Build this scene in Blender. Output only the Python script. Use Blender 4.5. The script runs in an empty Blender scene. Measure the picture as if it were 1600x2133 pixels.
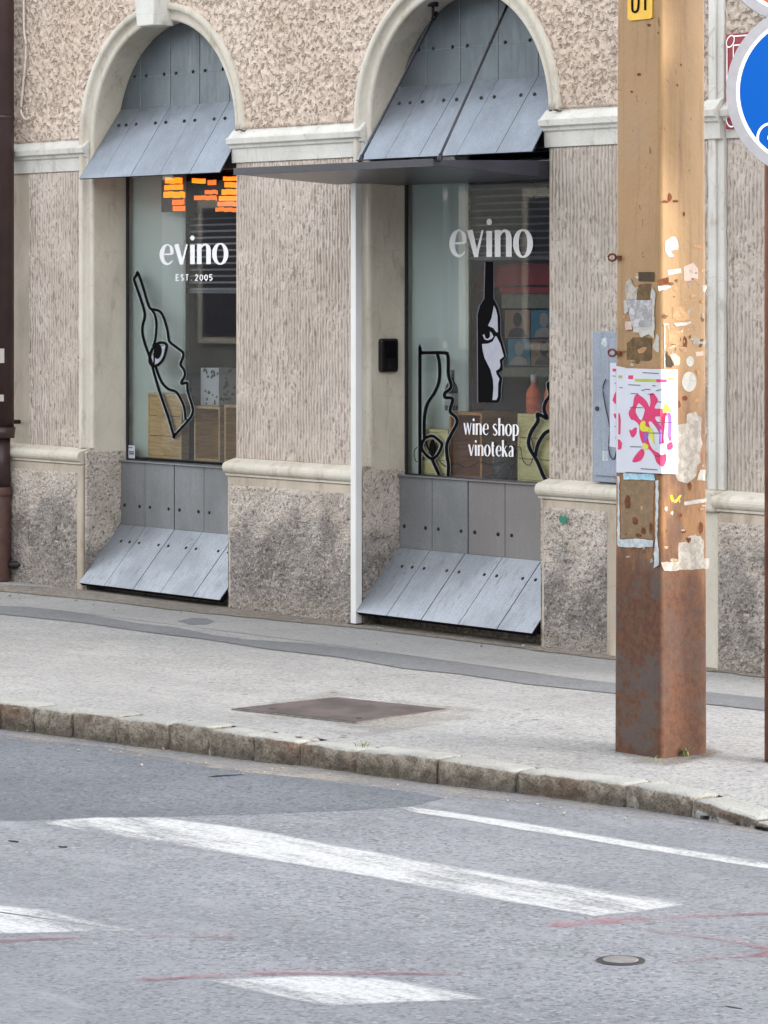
import bpy, bmesh, math, random
from mathutils import Vector, Matrix, noise as mnoise
random.seed(7)
R = math.radians
SC = bpy.context.scene
COL = SC.collection

# ------------------------------------------------------------------ camera, world, sun, exposure
FPX = 7200.0                    # focal length in photo pixels (photo 1600 x 2133)
HOR = 603.0                     # horizon row of the level camera
TH = math.atan(FPX / 5600.0)    # view direction against the facade normal
CAM = Vector((13.0, -10.12, 1.6))
VD = Vector((-math.sin(TH), math.cos(TH), 0)); RD = Vector((math.cos(TH), math.sin(TH), 0))
cd = bpy.data.cameras.new("camera"); cam = bpy.data.objects.new("camera", cd); COL.objects.link(cam)
cam.location = CAM
cam.rotation_euler = (R(90), 0, TH)
cd.sensor_fit = 'HORIZONTAL'; cd.sensor_width = 36.0; cd.lens = FPX / 1600 * 36
cd.shift_y = -(1066.5 - HOR) / 1600.0
cd.clip_start = 0.1; cd.clip_end = 500
SC.camera = cam

SUN_AZ = Vector((0.93, 0.37)).normalized(); SUN_EL = R(18)
w = bpy.data.worlds.new("World"); SC.world = w; w.use_nodes = True
nt = w.node_tree; bg = nt.nodes["Background"]
sky = nt.nodes.new("ShaderNodeTexSky"); sky.sky_type = 'NISHITA'; sky.sun_disc = False
sky.sun_elevation = SUN_EL; sky.sun_rotation = math.atan2(SUN_AZ.x, SUN_AZ.y)
sky.air_density = 1.0; sky.dust_density = 0.7; sky.ozone_density = 1.0
hs = nt.nodes.new("ShaderNodeHueSaturation"); hs.inputs["Saturation"].default_value = 0.14
nt.links.new(sky.outputs[0], hs.inputs["Color"]); nt.links.new(hs.outputs[0], bg.inputs["Color"])
bg.inputs["Strength"].default_value = 0.15
sl = bpy.data.lights.new("sun", 'SUN'); sl.energy = 0.32; sl.angle = R(11); sl.color = (1.0, 0.9, 0.76)
so = bpy.data.objects.new("sun", sl); COL.objects.link(so)
sdir = Vector((SUN_AZ.x * math.cos(SUN_EL), SUN_AZ.y * math.cos(SUN_EL), math.sin(SUN_EL)))
so.rotation_euler = sdir.to_track_quat('Z', 'Y').to_euler(); so.location = (8, 6, 10)
SC.view_settings.view_transform = 'Standard'; SC.view_settings.look = 'None'
SC.view_settings.exposure = 2.46; SC.view_settings.gamma = 1.0
SC.cycles.max_bounces = 10; SC.cycles.transparent_max_bounces = 24

# ------------------------------------------------------------------ photo pixel -> point on a real plane
def ray(px, py): return VD + RD * ((px - 800) / FPX) + Vector((0, 0, 1)) * ((HOR - py) / FPX)
def F(px, py, y=0.0):
    r = ray(px, py); return CAM + r * ((y - CAM.y) / r.y)
def FX(px, py, x):
    r = ray(px, py); return CAM + r * ((x - CAM.x) / r.x)
def G(px, py, z=0.0):
    r = ray(px, py); return CAM + r * ((z - CAM.z) / r.z)
def X(px, y=0.0): return F(px, 600, y).x

# ------------------------------------------------------------------ materials
def lin(c):
    f = lambda v: v / 12.92 if v <= 0.04045 else ((v + 0.055) / 1.055) ** 2.4
    return tuple(f(v / 255.0) for v in c)
class MT:
    def __init__(s, name, rough=0.8, metal=0.0, spec=0.4):
        s.m = bpy.data.materials.new(name); s.m.use_nodes = True; s.nt = s.m.node_tree
        s.p = s.nt.nodes["Principled BSDF"]; s.p.inputs["Roughness"].default_value = rough
        s.p.inputs["Metallic"].default_value = metal; s.p.inputs["Specular IOR Level"].default_value = spec
        s.tc = s.nt.nodes.new("ShaderNodeTexCoord").outputs["Object"]
        sp = s.nt.nodes.new("ShaderNodeSeparateXYZ"); s.nt.links.new(s.tc, sp.inputs[0]); s.x, s.y, s.z = sp.outputs
    def L(s, a, b):
        if isinstance(a, bpy.types.NodeSocket): s.nt.links.new(a, b)
        elif isinstance(a, (tuple, list)): b.default_value = tuple(a) + ((1,) if len(a) == 3 and len(b.default_value) == 4 else ())
        else: b.default_value = a
    def mp(s, sc, rot=(0, 0, 0)):
        n = s.nt.nodes.new("ShaderNodeMapping"); n.inputs["Scale"].default_value = sc; n.inputs["Rotation"].default_value = rot
        s.nt.links.new(s.tc, n.inputs[0]); return n.outputs[0]
    def noise(s, scale, det=4, rough=0.55, sc=None, dist=0.0, vec=None):
        n = s.nt.nodes.new("ShaderNodeTexNoise"); n.inputs["Scale"].default_value = scale; n.inputs["Detail"].default_value = det
        n.inputs["Roughness"].default_value = rough; n.inputs["Distortion"].default_value = dist
        s.nt.links.new(vec if vec else (s.mp(sc) if sc else s.tc), n.inputs["Vector"]); return n.outputs["Fac"]
    def vor(s, scale, feat='F1', sc=None, rnd=1.0, out="Distance", vec=None):
        n = s.nt.nodes.new("ShaderNodeTexVoronoi"); n.feature = feat; n.inputs["Scale"].default_value = scale
        n.inputs["Randomness"].default_value = rnd
        s.nt.links.new(vec if vec else (s.mp(sc) if sc else s.tc), n.inputs["Vector"]); return n.outputs[out]
    def math(s, op, a, b=0.0, c=None, clamp=False):
        n = s.nt.nodes.new("ShaderNodeMath"); n.operation = op; n.use_clamp = clamp
        s.L(a, n.inputs[0]); s.L(b, n.inputs[1])
        if c is not None: s.L(c, n.inputs[2])
        return n.outputs[0]
    def mr(s, v, a, b, c=0.0, d=1.0, smooth=True):
        n = s.nt.nodes.new("ShaderNodeMapRange"); n.interpolation_type = 'SMOOTHSTEP' if smooth else 'LINEAR'
        s.L(v, n.inputs["Value"]); s.L(a, n.inputs["From Min"]); s.L(b, n.inputs["From Max"]); s.L(c, n.inputs["To Min"]); s.L(d, n.inputs["To Max"])
        return n.outputs["Result"]
    def mix(s, f, a, b, mode='MIX'):
        n = s.nt.nodes.new("ShaderNodeMix"); n.data_type = 'RGBA'; n.blend_type = mode
        s.L(f, n.inputs[0]); s.L(a, n.inputs[6]); s.L(b, n.inputs[7]); return n.outputs[2]
    def bump(s, h, st=0.5, d=0.01, nrm=None):
        n = s.nt.nodes.new("ShaderNodeBump"); n.inputs["Strength"].default_value = st; n.inputs["Distance"].default_value = d
        s.L(h, n.inputs["Height"])
        if nrm: s.nt.links.new(nrm, n.inputs["Normal"])
        s.nt.links.new(n.outputs[0], s.p.inputs["Normal"]); return n.outputs[0]
    def col(s, c): s.L(c, s.p.inputs["Base Color"]); return s
    def rough(s, c): s.L(c, s.p.inputs["Roughness"]); return s

def simple(name, c, rough=0.7, metal=0.0, var=0.12, scale=30, spec=0.4, bump=0.0):
    t = MT(name, rough, metal, spec)
    n = t.noise(scale, 5)
    t.col(t.mix(t.mr(n, 0.3, 0.7), tuple(v * (1 - var) for v in c), tuple(min(1, v * (1 + var)) for v in c)))
    if bump: t.bump(n, 0.5, bump)
    return t.m

# rough worm-textured render of the upper wall
def m_upper():
    t = MT("upper_render", 0.95, 0, 0.1)
    wx = t.noise(26, 2, 0.5); v = t.nt.nodes.new("ShaderNodeVectorMath"); v.operation = 'MULTIPLY_ADD'
    cn = t.nt.nodes.new("ShaderNodeTexNoise"); cn.inputs["Scale"].default_value = 22; t.nt.links.new(t.tc, cn.inputs["Vector"])
    t.nt.links.new(cn.outputs["Color"], v.inputs[0]); v.inputs[1].default_value = (0.05, 0.05, 0.05); t.nt.links.new(t.tc, v.inputs[2])
    n1 = t.noise(40, 2, 0.5, vec=v.outputs[0]); n2 = t.noise(80, 2, 0.5, vec=v.outputs[0])
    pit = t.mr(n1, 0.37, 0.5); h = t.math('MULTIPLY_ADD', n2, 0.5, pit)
    big = t.noise(1.3, 4); st = t.noise(5, 5, 0.6)
    c = t.mix(t.mr(big, 0.35, 0.65), lin((208, 189, 173)), lin((219, 202, 187)))
    c = t.mix(t.mr(st, 0.6, 0.8, 0, 0.35), c, lin((196, 178, 160)))
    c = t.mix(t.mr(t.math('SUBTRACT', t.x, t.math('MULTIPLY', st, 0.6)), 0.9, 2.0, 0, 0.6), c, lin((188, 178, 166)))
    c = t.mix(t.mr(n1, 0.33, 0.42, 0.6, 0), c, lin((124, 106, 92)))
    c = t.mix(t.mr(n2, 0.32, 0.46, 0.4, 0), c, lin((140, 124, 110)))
    t.col(c); t.bump(h, 0.9, 0.010); return t.m
# combed vertical ribs on the piers
def m_rib():
    t = MT("combed_render", 0.95, 0, 0.1)
    wob = t.noise(6.5, 3, 0.6, sc=(1.2, 1, 0.7)); wob2 = t.noise(40, 2, 0.6, sc=(1, 1, 0.45))
    ph = t.math('MULTIPLY_ADD', t.x, 262.0, t.math('MULTIPLY_ADD', wob, 6.0, t.math('MULTIPLY', wob2, 2.6)))
    s = t.math('MULTIPLY_ADD', t.math('SINE', ph), 0.5, 0.5)
    brk = t.noise(34, 3, 0.6, sc=(1, 1, 0.5)); worm = t.noise(70, 2, 0.5, sc=(1, 1, 0.6))
    area = t.mr(t.noise(2.2, 4, 0.65), 0.44, 0.6)
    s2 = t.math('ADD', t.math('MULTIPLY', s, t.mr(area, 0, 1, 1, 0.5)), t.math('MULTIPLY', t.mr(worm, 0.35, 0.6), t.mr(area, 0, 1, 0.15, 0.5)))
    h = t.math('MULTIPLY_ADD', brk, 0.5, s2)
    big = t.noise(1.7, 5, 0.6)
    c = t.mix(t.mr(big, 0.35, 0.65), lin((198, 184, 172)), lin((212, 199, 188)))
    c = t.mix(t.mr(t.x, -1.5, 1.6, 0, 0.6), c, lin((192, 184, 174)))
    c = t.mix(t.mr(s2, 0.0, 0.40, 0.6, 0), c, lin((110, 96, 86)))  # groove shade painted into the colour, together with dirt
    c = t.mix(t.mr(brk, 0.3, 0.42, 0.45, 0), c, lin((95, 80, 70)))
    t.col(c); t.bump(h, 0.9, 0.010); return t.m
# worn pebble-dash plinth
def m_plinth():
    t = MT("worn_plinth_render", 0.95, 0, 0.1)
    v = t.vor(85, 'F1'); n = t.noise(62, 4, 0.62, dist=0.8); big = t.noise(2.6, 5, 0.65); med = t.noise(9, 5, 0.6)
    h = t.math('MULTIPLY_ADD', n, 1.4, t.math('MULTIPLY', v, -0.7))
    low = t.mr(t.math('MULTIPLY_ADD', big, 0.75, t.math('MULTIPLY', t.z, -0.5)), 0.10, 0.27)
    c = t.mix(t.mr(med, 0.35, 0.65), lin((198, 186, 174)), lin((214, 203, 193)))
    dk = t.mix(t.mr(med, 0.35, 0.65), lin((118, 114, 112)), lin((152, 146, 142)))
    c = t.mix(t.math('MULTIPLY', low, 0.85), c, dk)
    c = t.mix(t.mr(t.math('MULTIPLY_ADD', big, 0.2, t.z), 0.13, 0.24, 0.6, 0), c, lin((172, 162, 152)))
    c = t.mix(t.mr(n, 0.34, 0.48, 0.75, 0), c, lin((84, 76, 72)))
    c = t.mix(t.mr(n, 0.57, 0.66, 0, 0.6), c, lin((216, 208, 200)))
    t.col(c); t.bump(h, 1.0, 0.010); return t.m
def m_cream(name="cream_plaster", a=(198, 191, 176), b=(214, 208, 196), dirt=(150, 138, 118), amt=0.5, rust=False):
    t = MT(name, 0.8, 0, 0.25)
    n = t.noise(3.2, 5, 0.6, sc=(1, 1, 0.6)); f = t.noise(60, 4); g = t.noise(11, 5, 0.7, sc=(1, 1, 0.45))
    c = t.mix(t.mr(n, 0.35, 0.65), lin(a), lin(b)); c = t.mix(t.mr(g, 0.53, 0.74, 0, amt), c, lin(dirt)); ds = t.noise(20, 5, 0.7, sc=(1.6, 1.6, 0.14)); c = t.mix(t.mr(ds, 0.56, 0.74, 0, amt * 0.7), c, lin((140, 130, 114)))
    cr = t.vor(3.3, 'DISTANCE_TO_EDGE', vec=None)
    c = t.mix(t.mr(cr, 0.0, 0.006, 0.25, 0), c, lin((120, 108, 92)))
    if rust: c = t.mix(t.mr(t.z, 0.0, 0.9, 0.4, 0), c, lin((160, 120, 90)))
    t.col(c); ch = t.noise(34, 4, 0.7); c2 = t.mix(t.mr(ch, 0.68, 0.72, 0, 0.7), c, lin((150, 134, 112))); t.col(c2); t.bump(t.math('ADD', t.math('ADD', f, g), t.mr(ch, 0.66, 0.72, 1.2, 0)), 0.45, 0.005); return t.m
def m_zinc(name="zinc_sheet", a=(112, 118, 124), b=(132, 140, 148), dirty=0.3, metal=0.55, rough=0.42, warm=None):
    t = MT(name, rough, metal, 0.5)
    n = t.noise(2.6, 5, 0.6); s = t.noise(22, 4, 0.6, sc=(3, 1, 0.35)); f = t.noise(160, 3, 0.6)
    c = t.mix(t.mr(n, 0.35, 0.65), lin(a), lin(b)); c = t.mix(t.mr(s, 0.5, 0.75, 0, dirty), c, lin((150, 146, 138)))
    c = t.mix(t.mr(f, 0.35, 0.65, 0.22, 0), c, lin((60, 62, 66)))
    sp = t.noise(13, 6, 0.75); c = t.mix(t.mr(sp, 0.6, 0.72, 0, dirty), c, lin((90, 82, 76)))
    dr = t.noise(17, 5, 0.65, sc=(2.4, 1.0, 0.12)); c = t.mix(t.mr(dr, 0.55, 0.75, 0, dirty * 1.3), c, lin((104, 94, 86)))
    if warm: c = t.mix(t.mr(t.x, warm - .003, warm + .003, 0, 0.45, False), c, lin((128, 118, 112)))
    t.col(c); t.rough(t.mr(s, 0.3, 0.7, rough - 0.06, rough + 0.12)); t.bump(t.math('ADD', t.noise(7, 2), t.math('MULTIPLY', f, 0.1)), 0.35, 0.006); return t.m
def m_asphalt(name, a, b, grain=130, crack=0.0, spec=0.3, dust=None, gamp=0.55):
    t = MT(name, 0.9, 0, spec)
    n = t.noise(1.1, 5, 0.6); f = t.noise(grain, 4, 0.7); v = t.vor(grain * 0.9, 'F1', out="Color"); md = t.noise(9, 5, 0.65)
    bw = t.nt.nodes.new("ShaderNodeRGBToBW"); t.nt.links.new(v, bw.inputs[0]); g = bw.outputs[0]
    c = t.mix(t.mr(n, 0.35, 0.65), lin(a), lin(b))
    c = t.mix(t.mr(g, 0.1, 0.45, gamp, 0), c, tuple(x * 0.42 for x in lin(a)))
    c = t.mix(t.mr(g, 0.7, 0.95, 0, gamp * 0.7), c, tuple(min(1, x * 1.55) for x in lin(b)))
    c = t.mix(t.mr(f, 0.35, 0.5, gamp * 0.6, 0), c, tuple(x * 0.6 for x in lin(a)))
    c = t.mix(t.mr(md, 0.55, 0.75, 0, 0.3), c, tuple(x * 0.75 for x in lin(a)))
    c = t.mix(t.mr(t.noise(0.55, 4, 0.6, sc=(0.4, 1.6, 1)), 0.42, 0.62, 0, 0.35), c, tuple(x * 0.8 for x in lin(a)))
    c = t.mix(t.mr(t.vor(28, 'F1'), 0.06, 0.16, 0.55, 0), c, tuple(x * 0.5 for x in lin(a)))
    if dust: c = t.mix(t.mr(t.noise(3, 6, 0.7, sc=(1, 2.5, 1)), 0.5, 0.72, 0, 0.55), c, lin(dust))
    t.col(c); t.bump(t.math('ADD', f, t.math('MULTIPLY', g, 0.6)), 0.7, 0.006); return t.m
def m_granite(name="kerb_granite"):
    t = MT(name, 0.9, 0, 0.3)
    geo = t.nt.nodes.new("ShaderNodeNewGeometry"); sp = t.nt.nodes.new("ShaderNodeSeparateXYZ"); t.nt.links.new(geo.outputs["Normal"], sp.inputs[0])
    up = t.mr(sp.outputs[2], 0.5, 0.8)
    f = t.noise(110, 4, 0.7); m = t.noise(22, 5, 0.65); b = t.noise(4, 4, 0.6)
    side = t.mix(t.mr(m, 0.35, 0.65), lin((124, 116, 104)), lin((168, 158, 144)))
    side = t.mix(t.mr(b, 0.5, 0.66, 0, 0.7), side, lin((124, 96, 78)))
    side = t.mix(t.mr(t.math('MULTIPLY_ADD', m, 0.06, t.z), -0.05, 0.0, 0.55, 0), side, lin((66, 60, 52)))
    side = t.mix(t.mr(f, 0.36, 0.52, 0.6, 0), side, lin((60, 55, 48)))
    top = t.mix(t.mr(b, 0.35, 0.65), lin((160, 160, 156)), lin((178, 178, 173)))
    top = t.mix(t.mr(f, 0.35, 0.52, 0.4, 0), top, lin((112, 111, 108)))
    top = t.mix(t.mr(m, 0.56, 0.72, 0, 0.45), top, lin((140, 138, 130)))
    t.col(t.mix(up, side, top)); t.bump(t.math('MULTIPLY_ADD', f, 0.5, m), 0.9, 0.018); return t.m
def m_pole():
    t = MT("painted_rusting_steel", 0.5, 0.0, 0.5)
    big = t.noise(2.2, 5, 0.6); st = t.noise(9, 6, 0.65, sc=(1, 1, 0.3)); fn = t.noise(45, 5, 0.7); sp = t.noise(30, 4, 0.7, sc=(1, 1, 0.6))
    paint = t.mix(t.mr(big, 0.35, 0.65), lin((150, 117, 76)), lin((165, 129, 86)))
    paint = t.mix(t.mr(sp, 0.66, 0.7, 0, 0.75), paint, lin((92, 56, 34)))
    paint = t.mix(t.mr(t.noise(16, 6, 0.7, sc=(2.2, 2.2, 0.12)), 0.48, 0.70, 0, 0.5), paint, lin((122, 88, 54)))
    paint = t.mix(t.mr(big, 0.52, 0.72, 0, 0.5), paint, lin((150, 124, 96)))
    h = t.math('MULTIPLY_ADD', st, 0.5, t.math('MULTIPLY', t.z, -1.0))         # more rust lower down
    geo = t.nt.nodes.new("ShaderNodeNewGeometry"); gx = t.nt.nodes.new("ShaderNodeSeparateXYZ"); t.nt.links.new(geo.outputs["True Normal"], gx.inputs[0])
    side = t.mr(gx.outputs[0], 0.3, 0.7)
    brn = t.mr(h, -1.25, -0.72)
    rst = t.mr(h, -0.62, -0.22)
    c = t.mix(t.math('MULTIPLY', brn, 0.85), paint, t.mix(t.mr(st, 0.42, 0.6), lin((150, 102, 54)), lin((92, 54, 30))))
    c = t.mix(t.math('MULTIPLY', t.mr(t.noise(14, 5, 0.7, sc=(1.4, 1.4, 0.25)), 0.53, 0.62), t.mr(t.z, 0.4, 1.25, 0.85, 0.0)), c, lin((88, 50, 30)))
    rustc = t.mix(t.mr(fn, 0.35, 0.65), lin((82, 54, 40)), lin((104, 68, 46)))
    rustc = t.mix(t.math('MULTIPLY', t.mr(t.noise(7, 6, 0.7), 0.47, 0.56), t.mr(side, 0, 1, 0.75, 0.28)), rustc, lin((84, 78, 74)))
    rustc = t.mix(t.mr(sp, 0.55, 0.7, 0, 0.5), rustc, lin((80, 44, 34)))
    c = t.mix(rst, c, rustc); t.col(c)
    t.rough(t.mix(rst, (0.55,) * 3, (0.85,) * 3)); t.bump(t.math('ADD', fn, t.math('MULTIPLY', big, 2.0)), 0.4, 0.004); return t.m
def m_wood(name, a, b, sc=(1, 1, 8)):
    t = MT(name, 0.65, 0, 0.3)
    n = t.noise(9, 5, 0.6, sc=sc, dist=1.2); f = t.noise(3, 3)
    c = t.mix(t.mr(n, 0.3, 0.7), lin(a), lin(b)); c = t.mix(t.mr(f, 0.5, 0.7, 0, 0.3), c, lin(a)); t.col(c); return t.m
def m_glass():
    m = bpy.data.materials.new("window_glass"); m.use_nodes = True; nt = m.node_tree
    for n in list(nt.nodes): nt.nodes.remove(n)
    o = nt.nodes.new("ShaderNodeOutputMaterial"); mx = nt.nodes.new("ShaderNodeMixShader"); tr = nt.nodes.new("ShaderNodeBsdfTransparent")
    gl = nt.nodes.new("ShaderNodeBsdfGlossy"); gl.inputs["Roughness"].default_value = 0.015
    tr.inputs["Color"].default_value = (0.93, 0.97, 0.96, 1)
    fr = nt.nodes.new("ShaderNodeFresnel"); fr.inputs["IOR"].default_value = 1.5
    ml = nt.nodes.new("ShaderNodeMath"); ml.operation = 'MULTIPLY'; ml.inputs[1].default_value = 1.7; nt.links.new(fr.outputs[0], ml.inputs[0])
    nt.links.new(ml.outputs[0], mx.inputs[0]); nt.links.new(tr.outputs[0], mx.inputs[1]); nt.links.new(gl.outputs[0], mx.inputs[2]); nt.links.new(mx.outputs[0], o.inputs[0])
    return m
def m_paint(name, a, b, wear=0.45, edge_attr=True, op=0.9, sc=(1, 1, 1)):
    """road paint worn through to the asphalt: alpha from noise and from the feathered border"""
    t = MT(name, 0.75, 0, 0.3)
    n = t.noise(5, 6, 0.62, sc=sc); f = t.noise(70, 4, 0.7)
    t.col(t.mix(t.mr(f, 0.35, 0.6), lin(a), lin(b)))
    n2 = t.noise(2.2, 3, 0.6, sc=(0.5, 1.3, 1))
    al = t.mr(t.math('MULTIPLY_ADD', f, 0.22, t.math('MULTIPLY_ADD', n, 0.6, t.math('MULTIPLY', n2, 0.5))), wear + 0.12, wear + 0.42)
    at = t.nt.nodes.new("ShaderNodeAttribute"); at.attribute_name = "edge"
    al = t.math('MULTIPLY', t.math('MULTIPLY', al, op), at.outputs["Fac"], clamp=True)
    t.L(al, t.p.inputs["Alpha"]); t.bump(f, 0.4, 0.003); return t.m
def m_emit(name, c, s):
    t = MT(name, 0.4); t.col(c); t.L(tuple(c), t.p.inputs["Emission Color"]); t.p.inputs["Emission Strength"].default_value = s; return t.m

K = {}
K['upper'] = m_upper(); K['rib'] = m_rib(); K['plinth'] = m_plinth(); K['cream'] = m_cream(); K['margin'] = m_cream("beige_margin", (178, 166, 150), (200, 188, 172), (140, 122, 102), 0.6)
K['white'] = m_cream("white_trim", (202, 200, 193), (218, 217, 211), (150, 138, 118), 0.6)
K['reveal'] = m_cream("reveal_plaster", (196, 188, 172), (212, 205, 190), (138, 124, 104), 0.5)
K['zinc_v'] = m_zinc("zinc_upright", (88, 98, 104), (104, 114, 120), 0.15, 0.5, 0.5)
K['zinc_f'] = m_zinc("zinc_flare", (122, 130, 140), (138, 147, 158), 0.12, 0.65, 0.34)
K['zinc_p'] = m_zinc("zinc_panel", (120, 122, 124), (136, 138, 140), 0.3, 0.2, 0.65)
K['zinc_q'] = m_zinc("zinc_panel_warm", (120, 122, 124), (136, 138, 140), 0.3, 0.2, 0.65, warm=0.445)
K['zinc_s'] = m_zinc("zinc_skirt", (140, 147, 155), (164, 171, 180), 0.5, 0.4, 0.42)
K['dark'] = simple("dark_metal", lin((52, 52, 60)), 0.35, 0.3, 0.1)
K['canopy'] = simple("canopy_metal", lin((62, 62, 72)), 0.3, 0.3, 0.15, 6)
K['rivet'] = simple("rivet_head", lin((48, 46, 46)), 0.5, 0.4)
K['seam'] = simple("seam_dark", lin((40, 41, 44)), 0.9, 0, 0.1, 30, 0.1)
K['black'] = simple("black_vinyl", lin((14, 13, 17)), 0.85, 0, 0.1, 30, 0.08)
K['wvinyl'] = simple("white_vinyl", lin((248, 248, 250)), 0.5, 0, 0.02)
K['gvinyl'] = simple("grey_vinyl", lin((176, 178, 190)), 0.5, 0, 0.05)
K['glass'] = m_glass()
K['pave'] = m_asphalt("pavement_asphalt", (152, 151, 150), (166, 165, 164), 100, dust=(172, 170, 165), gamp=0.6)
K['strip'] = m_asphalt("trench_asphalt", (116, 117, 120), (128, 129, 132), 80, gamp=0.4)
K['strip2'] = m_asphalt("wall_side_asphalt", (152, 151, 150), (165, 164, 162), 80, gamp=0.4)
K['patch'] = m_asphalt("smooth_asphalt", (150, 151, 156), (162, 163, 168), 130, gamp=0.4)
K['road'] = m_asphalt("road_asphalt", (122, 124, 130), (134, 136, 142), 95, dust=(144, 146, 151), gamp=0.75)
K['roadd'] = m_asphalt("dark_road_asphalt", (98, 102, 109), (112, 116, 123), 95, gamp=0.7)
K['dirt'] = m_asphalt("gutter_grit", (128, 120, 110), (156, 148, 138), 70, gamp=0.8)
K['kerb'] = m_granite(); K['pole'] = m_pole()
K['wpaint'] = m_paint("worn_white_paint", (172, 173, 175), (196, 197, 198), 0.33, sc=(0.45, 2.2, 1))
K['wpaint2'] = m_paint("faded_white_paint", (158, 160, 165), (174, 176, 181), 0.46, op=0.6)
K['rpaint'] = m_paint("faded_red_paint", (166, 98, 108), (176, 112, 122), 0.40, op=0.5, sc=(0.6, 1.6, 1))
K['crate'] = m_wood("crate_wood", (196, 164, 116), (226, 198, 150))
K['cratey'] = m_wood("pale_pine", (216, 202, 140), (236, 226, 176), (1, 1, 6))
K['crateb'] = m_wood("brown_wood", (190, 136, 86), (214, 164, 110))
K['pale'] = simple("pale_interior_wall", lin((228, 240, 238)), 0.7, 0, 0.03, 3)
K['room'] = simple("dark_room", lin((120, 122, 128)), 0.8, 0, 0.15, 2)
K['board'] = simple("dark_board", lin((84, 86, 88)), 0.7, 0, 0.12, 12)
K['pipe'] = simple("brown_pipe_paint", lin((66, 50, 50)), 0.38, 0.1, 0.15, 5)
K['pipe2'] = simple("red_brown_cast_iron", lin((88, 64, 58)), 0.6, 0.05, 0.18, 18, bump=0.002)
K['cab'] = m_zinc("grey_cabinet_paint", (134, 144, 160), (150, 160, 176), 0.5, 0.0, 0.5)
K['blue'] = simple("blue_sign_face", lin((0, 80, 166)), 0.5, 0, 0.02, 3, 0.15)
K['alu'] = simple("aluminium_rim", lin((176, 175, 180)), 0.35, 0.5, 0.05)
K['orange'] = simple("orange_sign_face", lin((214, 80, 28)), 0.4, 0, 0.04)
K['paper'] = simple("white_paper", lin((204, 206, 216)), 0.8, 0, 0.03, 8)
def m_scrap(name, a, b, d):
    t = MT(name, 0.9); n = t.noise(38, 5, 0.7); g = t.noise(90, 4, 0.7)
    c = t.mix(t.mr(n, 0.4, 0.6), lin(a), lin(b)); c = t.mix(t.mr(g, 0.55, 0.7, 0, 0.5), c, lin(d)); t.col(c); t.bump(n, 0.5, 0.003); return t.m
K['s_white'] = m_scrap("torn_white_paper", (178, 174, 166), (194, 190, 182), (156, 146, 132))
K['s_grey'] = m_scrap("weathered_paper", (156, 148, 138), (184, 176, 166), (122, 106, 90))
K['s_print'] = m_scrap("printed_grey_paper", (150, 148, 150), (200, 198, 198), (104, 98, 96))
K['s_brown'] = m_scrap("brown_glue_patch", (94, 74, 50), (118, 94, 62), (76, 56, 36))
K['s_dark'] = m_scrap("dark_glue_patch", (66, 54, 42), (80, 64, 48), (52, 40, 30))
K['s_tan'] = m_scrap("tan_paper_residue", (168, 130, 96), (190, 152, 112), (140, 100, 66))
K['s_pink'] = m_scrap("greyish_paper", (196, 172, 158), (206, 184, 170), (180, 152, 132))
K['s_tape'] = m_scrap("grey_tape", (170, 180, 184), (200, 206, 208), (140, 146, 150))
K['s_rust'] = m_scrap("rust_spot", (94, 52, 30), (120, 68, 38), (70, 38, 24))
K['s_blue'] = m_scrap("pale_blue_sticker", (150, 196, 214), (184, 214, 226), (90, 120, 136))
K['s_yel'] = m_scrap("yellow_scrap", (226, 190, 50), (240, 206, 70), (200, 160, 40))
for nm, c in dict(mag=(206, 40, 100), purp=(140, 90, 180), lime=(205, 205, 50), olive=(168, 176, 60), ink=(50, 48, 62), teal=(30, 120, 96),
                  yell=(232, 184, 60), red=(150, 34, 44), obot=(226, 104, 60), gold=(200, 160, 50), dgreen=(26, 34, 28), tealb=(60, 160, 140),
                  pblue=(62, 122, 150), pbrown=(140, 112, 98), pskin=(160, 154, 152), pdark=(44, 42, 48), green=(84, 108, 50), straw=(170, 150, 100)).items():
    K[nm] = simple("colour_" + {'mag':'magenta','purp':'purple','obot':'orange_glass','pblue':'steel_blue','pbrown':'brown','pskin':'grey_skin','pdark':'dark_grey','yell':'plate_yellow','tealb':'teal','dgreen':'dark_green'}.get(nm, nm), lin(c), 0.5, 0, 0.06)
K['led'] = m_emit("orange_led", (1.0, 0.2, 0.008), 0.42)
K['led2'] = m_emit("dim_orange_led", (1.0, 0.2, 0.03), 0.2)

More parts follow.
